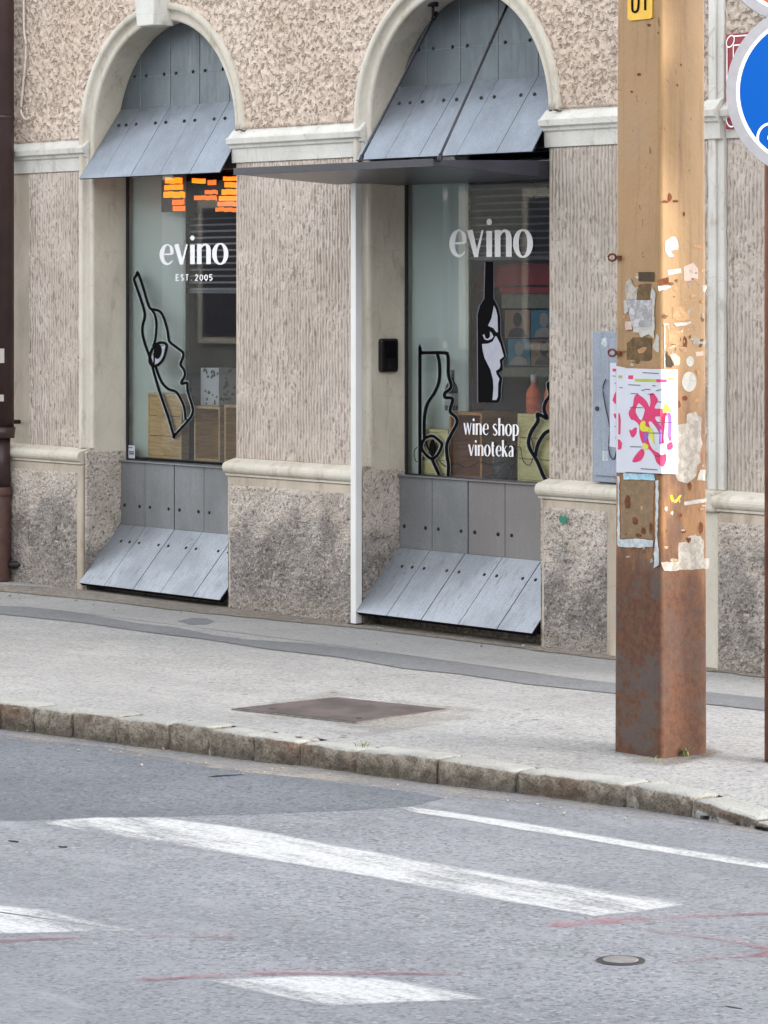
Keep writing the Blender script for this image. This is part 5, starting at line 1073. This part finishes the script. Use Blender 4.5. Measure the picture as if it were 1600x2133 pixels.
# posters: a sheet wrapped round the pole corner, and its neighbour wrapped round the left edge
def wrap_poster(name, label, x0, x1, xc, ytl, ytr, ybl, ybr, e0, face='fs'):
    """left part on the front face, right part on the side face (xc: pixel column of the corner)"""
    t = thing(name, label, "poster", onfront((x0 + xc) / 2, (ytl + ybl) / 2, e0), "posters taped round the pole"); mb = MB(); g = 0.003 + e0
    n = 8; cols = []
    for i in range(n + 1):
        f = i / n; px = x0 + (min(xc - 2, x1) - x0) * f; yt_ = ytl + (ytr - ytl) * (px - x0) / (x1 - x0); yb_ = ybl + (ybr - ybl) * (px - x0) / (x1 - x0); cols.append((onfront(px, yt_, g), onfront(px, yb_, g)))
    if x1 > xc:
        for i in range(n + 1):
            f = i / n; px = xc + 2 + (x1 - xc - 2) * f; yt_ = ytl + (ytr - ytl) * (px - x0) / (x1 - x0); yb_ = ybl + (ybr - ybl) * (px - x0) / (x1 - x0); cols.append((onside(px, yt_, g), onside(px, yb_, g)))
    V = [(mb.b.verts.new(a), mb.b.verts.new(b)) for a, b in cols]
    for a, b in zip(V, V[1:]): mb.b.faces.new([a[0], b[0], b[1], a[1]])
    o = mb.obj("paper_sheet", K['paper'], t, recalc=False); sd = o.modifiers.new("solid", 'SOLIDIFY'); sd.thickness = 0.0006; sd.offset = 0.0
    return t, o
XCN = 1376
def artp(mb, pts, e):
    if len(pts) > 5 or (len(pts) == 5 and True): pts = cat_rom(pts, True, 4)
    """polygon on the poster, clipped at the corner column so each half lies on its own face"""
    def clip(ps, keep):
        out = []
        for i in range(len(ps)):
            a, b = ps[i], ps[(i + 1) % len(ps)]; ia, ib = keep(a[0]), keep(b[0])
            if ia: out.append(a)
            if ia != ib: t = (XCN - a[0]) / (b[0] - a[0]); out.append((XCN, a[1] + (b[1] - a[1]) * t))
        return out
    L_ = clip(pts, lambda x: x <= XCN); R_ = clip(pts, lambda x: x > XCN)
    if len(L_) > 2: mb.poly([onfront(x, y, e) for x, y in L_])
    if len(R_) > 2: mb.poly([onside(x, y, e) for x, y in R_])
zp = lambda pts: [(1260 + u / 7.9, 740 + v / 7.9) for u, v in pts]
P1, S1 = wrap_poster("poster", "white poster with a tangled magenta figure, wrapped round the pole corner", 1302, 1412, XCN, 767, 770, 983, 988, 0.004)
P2, S2 = wrap_poster("poster", "narrow part of a white poster on the left pole edge, overlapped by the next", 1284, 1303, 1400, 762, 766, 984, 985, 0.0015)
eA = 0.0078
art = {
 'mag': [[(530, 640), (590, 670), (650, 715), (700, 780), (735, 850), (750, 760), (740, 640), (800, 625), (830, 660), (870, 720), (865, 770), (820, 870), (940, 880), (1010, 930), (1010, 1000), (840, 1010), (840, 1060), (900, 1140), (940, 1250), (900, 1280), (850, 1200), (760, 1090), (720, 1110), (740, 1180), (700, 1250), (720, 1400), (800, 1560), (1000, 1660), (995, 1780), (945, 1835), (850, 1760), (810, 1650), (720, 1540), (620, 1450), (570, 1300), (560, 1150), (480, 1070), (430, 1055), (390, 960), (420, 880), (460, 830), (480, 700)],
         [(400, 1220), (440, 1235), (490, 1190), (525, 1200), (515, 1290), (470, 1350), (430, 1330)], [(600, 1540), (650, 1580), (640, 1660), (580, 1740), (460, 1760), (480, 1680)], [(1040, 1340), (1100, 1330), (1085, 1410), (1065, 1415)], [(1020, 1480), (1070, 1430), (1110, 1440), (1120, 1520), (1060, 1560), (1020, 1540)], [(385, 330), (465, 330), (465, 395), (385, 390)], [(845, 395), (1020, 395), (1020, 450), (845, 440)]],
 'hole': [[(550, 800), (590, 810), (650, 880), (650, 940), (600, 1070), (530, 980), (510, 900)], [(785, 1500), (850, 1500), (860, 1550), (800, 1560)], [(870, 1520), (960, 1450), (1020, 1500), (1010, 1600), (930, 1640), (870, 1580)]],
 'purp': [[(640, 1270), (720, 1280), (700, 1380), (650, 1440)], [(870, 1150), (940, 1260), (930, 1460), (895, 1440), (900, 1280)], [(1030, 960), (1085, 960), (1100, 1100), (1090, 1330), (1040, 1330), (1045, 1100)]],
 'lime': [[(630, 1075), (670, 1100), (670, 1160), (740, 1200), (730, 1250), (610, 1250), (575, 1180), (590, 1110)], [(745, 1180), (790, 1260), (815, 1470), (770, 1400), (725, 1290)], [(1010, 795), (1060, 860), (1095, 950), (1040, 930), (960, 945), (965, 850)], [(640, 1440), (700, 1470), (720, 1510), (660, 1550), (625, 1500)]],
 'olive': [[(490, 385), (840, 395), (840, 440), (490, 430)], [(1045, 365), (1135, 368), (1135, 410), (1045, 405)]]}
mb = MB()
for p in art['mag'] : artp(mb, zp(p), eA)
mb.obj("magenta_figure", K['mag'], S1, recalc=False)
for nm, ky, km, e_ in (("paper_gaps", 'hole', 'paper', 0.0006), ("purple_shapes", 'purp', 'purp', 0.0006), ("yellow_shapes", 'lime', 'lime', 0.0009), ("olive_bars", 'olive', 'olive', 0.0)):
    mb = MB(); [artp(mb, zp(p), eA + e_) for p in art[ky]]; mb.obj(nm, K[km], S1, recalc=False)
mb = MB()
for (u0, v0, u1, v1) in ((620, 278, 890, 294), (385, 478, 585, 488), (780, 492, 835, 498), (1015, 500, 1060, 505), (600, 570, 650, 568), (650, 552, 745, 556), (840, 576, 890, 572), (890, 560, 950, 564), (1100, 568, 1145, 572), (425, 622, 550, 630), (705, 632, 790, 636), (990, 648, 1070, 648), (860, 760, 975, 766), (415, 852, 630, 858), (870, 1098, 1110, 1102), (700, 1272, 965, 1276), (415, 1498, 610, 1502), (830, 1654, 1080, 1650), (590, 1860, 865, 1880)):
    artp(mb, zp([(u0, v0), (u1, v1), (u1, v1 + 11), (u0, v0 + 11)]), eA + 0.0012)
mb.obj("printed_lines", K['ink'], S1, recalc=False)
mb = MB(); fr_ = lambda ps, e: mb.poly([onfront(x, y, e) for x, y in zp(ps)])
fr_([(215, 1380), (250, 1390), (285, 1450), (270, 1540), (215, 1560)], 0.0055); fr_([(222, 960), (240, 940), (262, 1060), (255, 1300), (222, 1300)], 0.0055); mb.obj("magenta_figure", K['mag'], S2, recalc=False)
mb = MB(); fr_([(222, 330), (285, 330), (285, 380), (222, 375)], 0.0055); mb.obj("olive_bar", K['olive'], S2, recalc=False)
mb = MB(); fr_([(235, 528), (295, 530), (295, 541), (235, 538)], 0.0056); mb.obj("printed_lines", K['ink'], S2, recalc=False)
# loose flap sticking out past the left pole edge
mb = MB(); yv = onfront(1284, 850, 0.0).y - 0.001; A = [F(a, b, yv) for a, b in ((1271, 756), (1283.5, 756), (1283.5, 932), (1270, 930))]; mb.prism(A, (0, 0.0008, 0)); fo = mb.obj("poster_flap", K['paper'])
tag(fo, "narrow white poster flap sticking out left of the pole over the cabinet", "poster", "posters taped round the pole")
mb = MB(); fq = lambda ps: mb.poly([F(x, y, yv - 0.0012) for x, y in zp(ps)])
fq([(195, 500), (205, 640), (200, 780), (165, 800), (125, 740), (150, 660), (180, 600)]); fq([(140, 960), (185, 960), (187, 1040), (165, 1040)]); fq([(128, 218), (185, 222), (185, 268), (128, 262)]); fq([(175, 1370), (187, 1310), (187, 1385)]); mb.obj("magenta_figure", K['mag'], fo, recalc=False)
mb = MB()
fq([(120, 336), (185, 340), (185, 348), (120, 344)]); fq([(152, 1168), (187, 1168), (187, 1176), (152, 1176)]); fq([(155, 455), (187, 455), (187, 463), (155, 463)]); mb.obj("printed_lines", K['ink'], fo, recalc=False)

# ------------------------------------------------------------------ traffic sign post at the right edge
sp0 = G(1627, 1584, 0.0); SX, SY = sp0.x, sp0.y
sg = thing("sign_post", "rusty round steel post carrying traffic signs at the right edge", "sign post", (SX, SY, 0.0))
mb = MB(); mb.tube((SX, SY, 0.0), (SX, SY, 3.3), 0.056, None, 28); mb.obj("post_tube", simple("rusty_post", lin((116, 74, 56)), 0.6, 0.1, 0.3, 9), sg)
TO = (CAM - Vector((SX, SY, CAM.z))).normalized(); TO.z = 0; TO.normalize(); SID = Vector((-TO.y, TO.x, 0))
def disc(name, label, px, py, r, m_face, push, cat="traffic sign"):
    base = Vector((SX, SY, 0)) + TO * push; dd = base - CAM; dep = dd.dot(VD)
    c = CAM + (VD + RD * ((px - 800) / FPX) + Vector((0, 0, (HOR - py) / FPX))) * dep
    n = TO; t = thing(name, label, cat, c, "round traffic signs on the right post"); q = n.to_track_quat('Z', 'Y'); 
    rt = Vector((0, 0, 1)).cross(n).normalized(); up = Vector((0, 0, 1))
    mp = lambda u, v, e=0.0: c + rt * u + up * v + n * (0.012 + e)
    mb = MB(); mb.tube(c - n * 0.010, c + n * 0.010, r, None, 64); back = mb.obj("sign_back", K['alu'], t)
    mb = MB(); N = 64
    for a, b in ((r, r - 0.034),):
        A = [mb.b.verts.new(mp(a * math.cos(2 * math.pi * k / N), a * math.sin(2 * math.pi * k / N), -0.03)) for k in range(N)]
        A2 = [mb.b.verts.new(mp(a * math.cos(2 * math.pi * k / N), a * math.sin(2 * math.pi * k / N), 0.006)) for k in range(N)]
        B = [mb.b.verts.new(mp(b * math.cos(2 * math.pi * k / N), b * math.sin(2 * math.pi * k / N), 0.006)) for k in range(N)]
        B2 = [mb.b.verts.new(mp(b * math.cos(2 * math.pi * k / N), b * math.sin(2 * math.pi * k / N), -0.001)) for k in range(N)]
        for k in range(N):
            j = (k + 1) % N
            for P_, Q_ in ((A, A2), (A2, B), (B, B2)): f = mb.b.faces.new([P_[k], P_[j], Q_[j], Q_[k]])
    mb.obj("sign_rim", K['alu'], t)
    mb = MB(); mb.poly([mp(p[0], p[1], 0.0004) for p in ell(0, 0, r - 0.03, r - 0.03, 64)]); mb.obj('white_ring', K['wvinyl'], t, recalc=False); mb = MB(); mb.poly([mp(p[0], p[1], 0.001) for p in ell(0, 0, r - 0.046, r - 0.046, 64)]); fc = mb.obj("sign_face", m_face, t, recalc=False)
    return t, fc, mp, c
bs, bf, mp, bc = disc("round_sign", "blue round sign with a white bicycle wheel and silver rim", 1697, 190, 0.297, K['blue'], 0.075)
S_ = lambda px, py: ((px - 1697) / 612.0, (190 - py) / 612.0)
mb = MB(); mq = lambda u, v, e=0.0: mp(*S_(u, v), 0.0025 + e)
for cx in (1606, 1700): ribbon(mb, ell(cx, 286, 26, 29, 28), 5, mq, closed=True, smooth=False); flatpoly(mb, ell(cx, 286, 6, 8, 12), mq, 0.001)
for p in ([(1606, 286), (1640, 250), (1680, 250), (1700, 286)], [(1640, 250), (1655, 286), (1680, 250)], [(1606, 286), (1655, 286)], [(1632, 240), (1644, 240)], [(1672, 236), (1690, 232)]): ribbon(mb, p, 5, mq, smooth=False)
ribbon(mb, [(1700, 120), (1700, 190)], 16, mq, smooth=False); ribbon(mb, [(1700, 185), (1688, 225)], 9, mq, smooth=False); ribbon(mb, [(1700, 185), (1714, 225)], 9, mq, smooth=False); flatpoly(mb, ell(1700, 104, 9, 10, 14), mq, 0.001)
mb.obj("bicycle_symbol", K['wvinyl'], bf, recalc=False)
rs, rf, mp2, rc = disc("round_sign", "orange-red round sign above the blue one, mostly beyond the frame", 1672, -131, 0.297, K['orange'], 0.055)
mb = MB(); mb.prism([mp2(-0.2, -0.045, 0.003), mp2(0.2, -0.045, 0.003), mp2(0.2, 0.045, 0.003), mp2(-0.2, 0.045, 0.003)], TO * -0.001); mb.obj("white_bar", K['wvinyl'], rf)
mb = MB()
for c in (bc, rc):
    mb.box(0, 0, 0, 0, 0, 0) if False else None
    a = Vector((SX, SY, c.z)); mb.tube(a + TO * 0.05 - SID * 0.0, c - TO * 0.011, 0.012, None, 10); mb.tube(a - Vector((0, 0, 0.015)), a + Vector((0, 0, 0.015)), 0.062, None, 24)
mb.obj("sign_clamps", K['rivet'], sg)

# ------------------------------------------------------------------ manhole cover, road valve cap, weeds, debris
mc = thing("manhole_cover", "rusty rectangular checker-plate cover in the pavement by the kerb", "manhole cover", G(715, 1477))
Pm = [G(a, b, 0.0) for a, b in ((492, 1477), (700, 1454), (930, 1478), (742, 1505))]
t = MT("rusty_checker_plate", 0.7, 0.3); ck = t.vor(70, 'F1', sc=(1, 1.0, 1)); n = t.noise(6, 5); t.col(t.mix(t.mr(n, .35, .65), lin((80, 72, 72)), lin((102, 92, 91))))
wv = t.nt.nodes.new("ShaderNodeTexChecker"); wv.inputs["Scale"].default_value = 50; t.nt.links.new(t.mp((1, 1, 1), (0, 0, 0.7)), wv.inputs[0]); t.bump(wv.outputs["Fac"], 0.8, 0.003)
mb = MB(); mb.prism([p + Vector((0, 0, 0.004)) for p in Pm], (0, 0, -0.03)); mb.obj("cover_plate", t.m, mc, bevel=0.001)
cen = sum(Pm, Vector()) / 4
mb = MB()
for i in range(4):
    a, b = Pm[i], Pm[(i + 1) % 4]; ao, bo = cen + (a - cen) * 1.045, cen + (b - cen) * 1.045; ai, bi = cen + (a - cen) * 1.012, cen + (b - cen) * 1.012
    mb.prism([p + Vector((0, 0, 0.002)) for p in (ai, bi, bo, ao)], (0, 0, -0.02))
mb.obj("cover_frame", simple("concrete_rim", lin((112, 108, 103)), 0.9, 0, 0.2, 30), mc)
mb = MB()
for f in (0.1, 0.9):
    for g in (0.15,):
        p = Pm[3] + (Pm[0] - Pm[3]) * f * .9 + (Pm[2] - Pm[3]) * g; mb.tube(p + Vector((0, 0, 0.002)), p + Vector((0, 0, 0.0055)), 0.012, None, 12)
mb.obj("lifting_lug", K['rivet'], mc)
struct(sheet("cover_surround", [(430, 1482), (690, 1438), (1000, 1476), (985, 1500), (760, 1534), (560, 1512)], -0.002, m_paint("rough_surround", (128, 120, 110), (176, 172, 166), 0.42, op=0.7), 0.03, feather=0.05, seed=31))
vc = thing("valve_cap", "small round metal valve cap sunk in the road", "valve cap", G(1293, 2002, ZR))
p = G(1293, 2002, ZR); mb = MB(); mb.tube(p + Vector((0, 0, -0.02)), p + Vector((0, 0, 0.003)), 0.064, 0.062, 32); rim = mb.obj("cap_rim", simple("dark_iron", lin((60, 60, 62)), 0.6, 0.4), vc)
mb = MB(); mb.tube(p + Vector((0, 0, 0.0032)), p + Vector((0, 0, 0.0055)), 0.046, 0.044, 32); mb.obj("cap_lid", simple("worn_cap", lin((126, 124, 124)), 0.6, 0.2, 0.15), vc, bevel=0.001)
def weed(label, px, py, n, h, seed, cols=('green', 'straw')):
    t = thing("weed", label, "weed", G(px, py), "weeds in the pavement cracks"); r_ = random.Random(seed); c = G(px, py)
    mb = MB(); mb2 = MB()
    for i in range(n):
        a = r_.uniform(0, 2 * math.pi); L = h * r_.uniform(.5, 1); lean = r_.uniform(.3, 1.1); b = c + Vector((r_.uniform(-.03, .03), r_.uniform(-.02, .02), 0)); tgt = mb if r_.random() < .7 else mb2
        d = Vector((math.cos(a) * lean, math.sin(a) * lean, 1)).normalized(); sd = Vector((-math.sin(a), math.cos(a), 0)) * h * 0.06; m1 = b + d * L * .5; m2 = b + d * L + Vector((math.cos(a), math.sin(a), -0.6)) * L * .25
        tgt.poly([b - sd * .4, b + sd * .4, m1 + sd, m1 - sd]); tgt.poly([m1 - sd, m1 + sd, m2])
    mb.obj("leaves", K['green'], t, recalc=False)
    if len(mb2.b.faces): mb2.obj("dry_stalks", K['straw'], t, recalc=False)
weed("green weed with dry stalks at the front foot of the rusty pole", 1418, 1573, 26, 0.06, 4)
weed("low weed tuft at the front corner of the pole foot", 1368, 1583, 16, 0.025, 5)
weed("grass tuft growing in the kerb joint near the middle", 757, 1556, 18, 0.035, 6)
weed("tiny weed at the wall foot behind the thin white post", 905, 1322, 10, 0.02, 7)
mb = MB(); r_ = random.Random(2)
spots = [(75, 1240), (195, 1259), (157, 1250), (237, 1270), (1002, 1345), (640, 1301), (295, 1593), (588, 1600), (340, 1560), (20, 1240), (1290, 1672), (57, 1522), (790, 1308), (1090, 1345)]
spots += [(r_.uniform(0, 1600), None) for _ in range(150)]
for (px, py) in spots:
    if py is None:
        f = r_.random(); base = 1226 + (px - 0) * 0.108 if f < .55 else 1520 + px * 0.13; py = base + abs(r_.gauss(0, 10)) + (0 if f < .55 else 6); z = 0.006 if f < .55 else ZR + 0.008; s_ = r_.uniform(.0018, .005)
    else: z = 0.008 if py < 1500 else ZR + 0.01; s_ = r_.uniform(.005, .011)
    c = G(px, py, z); R3 = [Vector((r_.uniform(.6, 1.2), r_.uniform(.6, 1.2), r_.uniform(.4, .9)))][0]
    bm2 = bmesh.ops.create_icosphere(mb.b, subdivisions=1, radius=s_, matrix=Matrix.Translation(c) @ Matrix.Diagonal((R3.x, R3.y, R3.z, 1)))
gr = mb.obj("loose_grit", m_scrap("pale_grit", (130, 122, 112), (176, 170, 160), (96, 86, 76))); gr["kind"] = "stuff"; gr["label"] = "scattered small stones and grit along the wall foot and gutter"; gr["category"] = "grit"

# ------------------------------------------------------------------ house across the street (seen in the window panes)
ob = thing("opposite_house", "pale plastered house with tall windows reflected faintly in the shop panes", "building", (-16, -30, 0.0))
mb = MB(); y0 = -27.0; Xs = [-42 + i * 3.2 for i in range(18)]
mb.box(-44, 14, y0 - 8, y0 - 0.3, 0, 9.5); mb.obj("wall", simple("pale_ochre_plaster", lin((140, 140, 136)), 0.9, 0, 0.1, 1), ob)
for zc_ in (0.7, 4.6):
    for x in Xs:
        mb = MB(); mb.box(x + .7, x + 2.3, y0 - 0.299, y0 - 0.18, zc_ - .12, zc_ + 2.6); wd = mb.obj("window", K['cream'], ob)
        mb = MB(); mb.box(x + .85, x + 2.15, y0 - 0.179, y0 - 0.17, zc_, zc_ + 2.45); mb.obj("pane", K['canopy'], wd)
mb = MB(); mb.box(-44, 14, y0 - 0.299, y0 + 0.15, 3.7, 4.0); mb.box(-44, 14, y0 - 0.299, y0 + 0.4, 9.2, 9.49); mb.obj("cornice", K['white'], ob)

# house added out of view to the east, shading the pole's right side
eh = thing("sky_blocker_house", "grey rendered house beyond the side street, outside the picture", "building", (24, -14, 0.0))
mb = MB(); mb.box(19, 29, -40, 0.2, -0.1, 6.4); mb.obj("wall", simple("grey_render", lin((120, 112, 104)), 0.9, 0, 0.1, 1), eh)
mb = MB(); mb.box(18.7, 29, -40, 0.5, 6.4, 6.7); mb.obj("cornice", K['white'], eh)
for yy in range(-38, -2, 4):
    for zz in (1.0, 3.9):
        mb = MB(); mb.box(18.93, 19.0, yy, yy + 1.4, zz, zz + 2.2); wd = mb.obj("window", K['board'], eh)
        mb = MB(); mb.box(18.92, 18.929, yy + .1, yy + 1.3, zz + .1, zz + 2.1); mb.obj("pane", K['room'], wd)
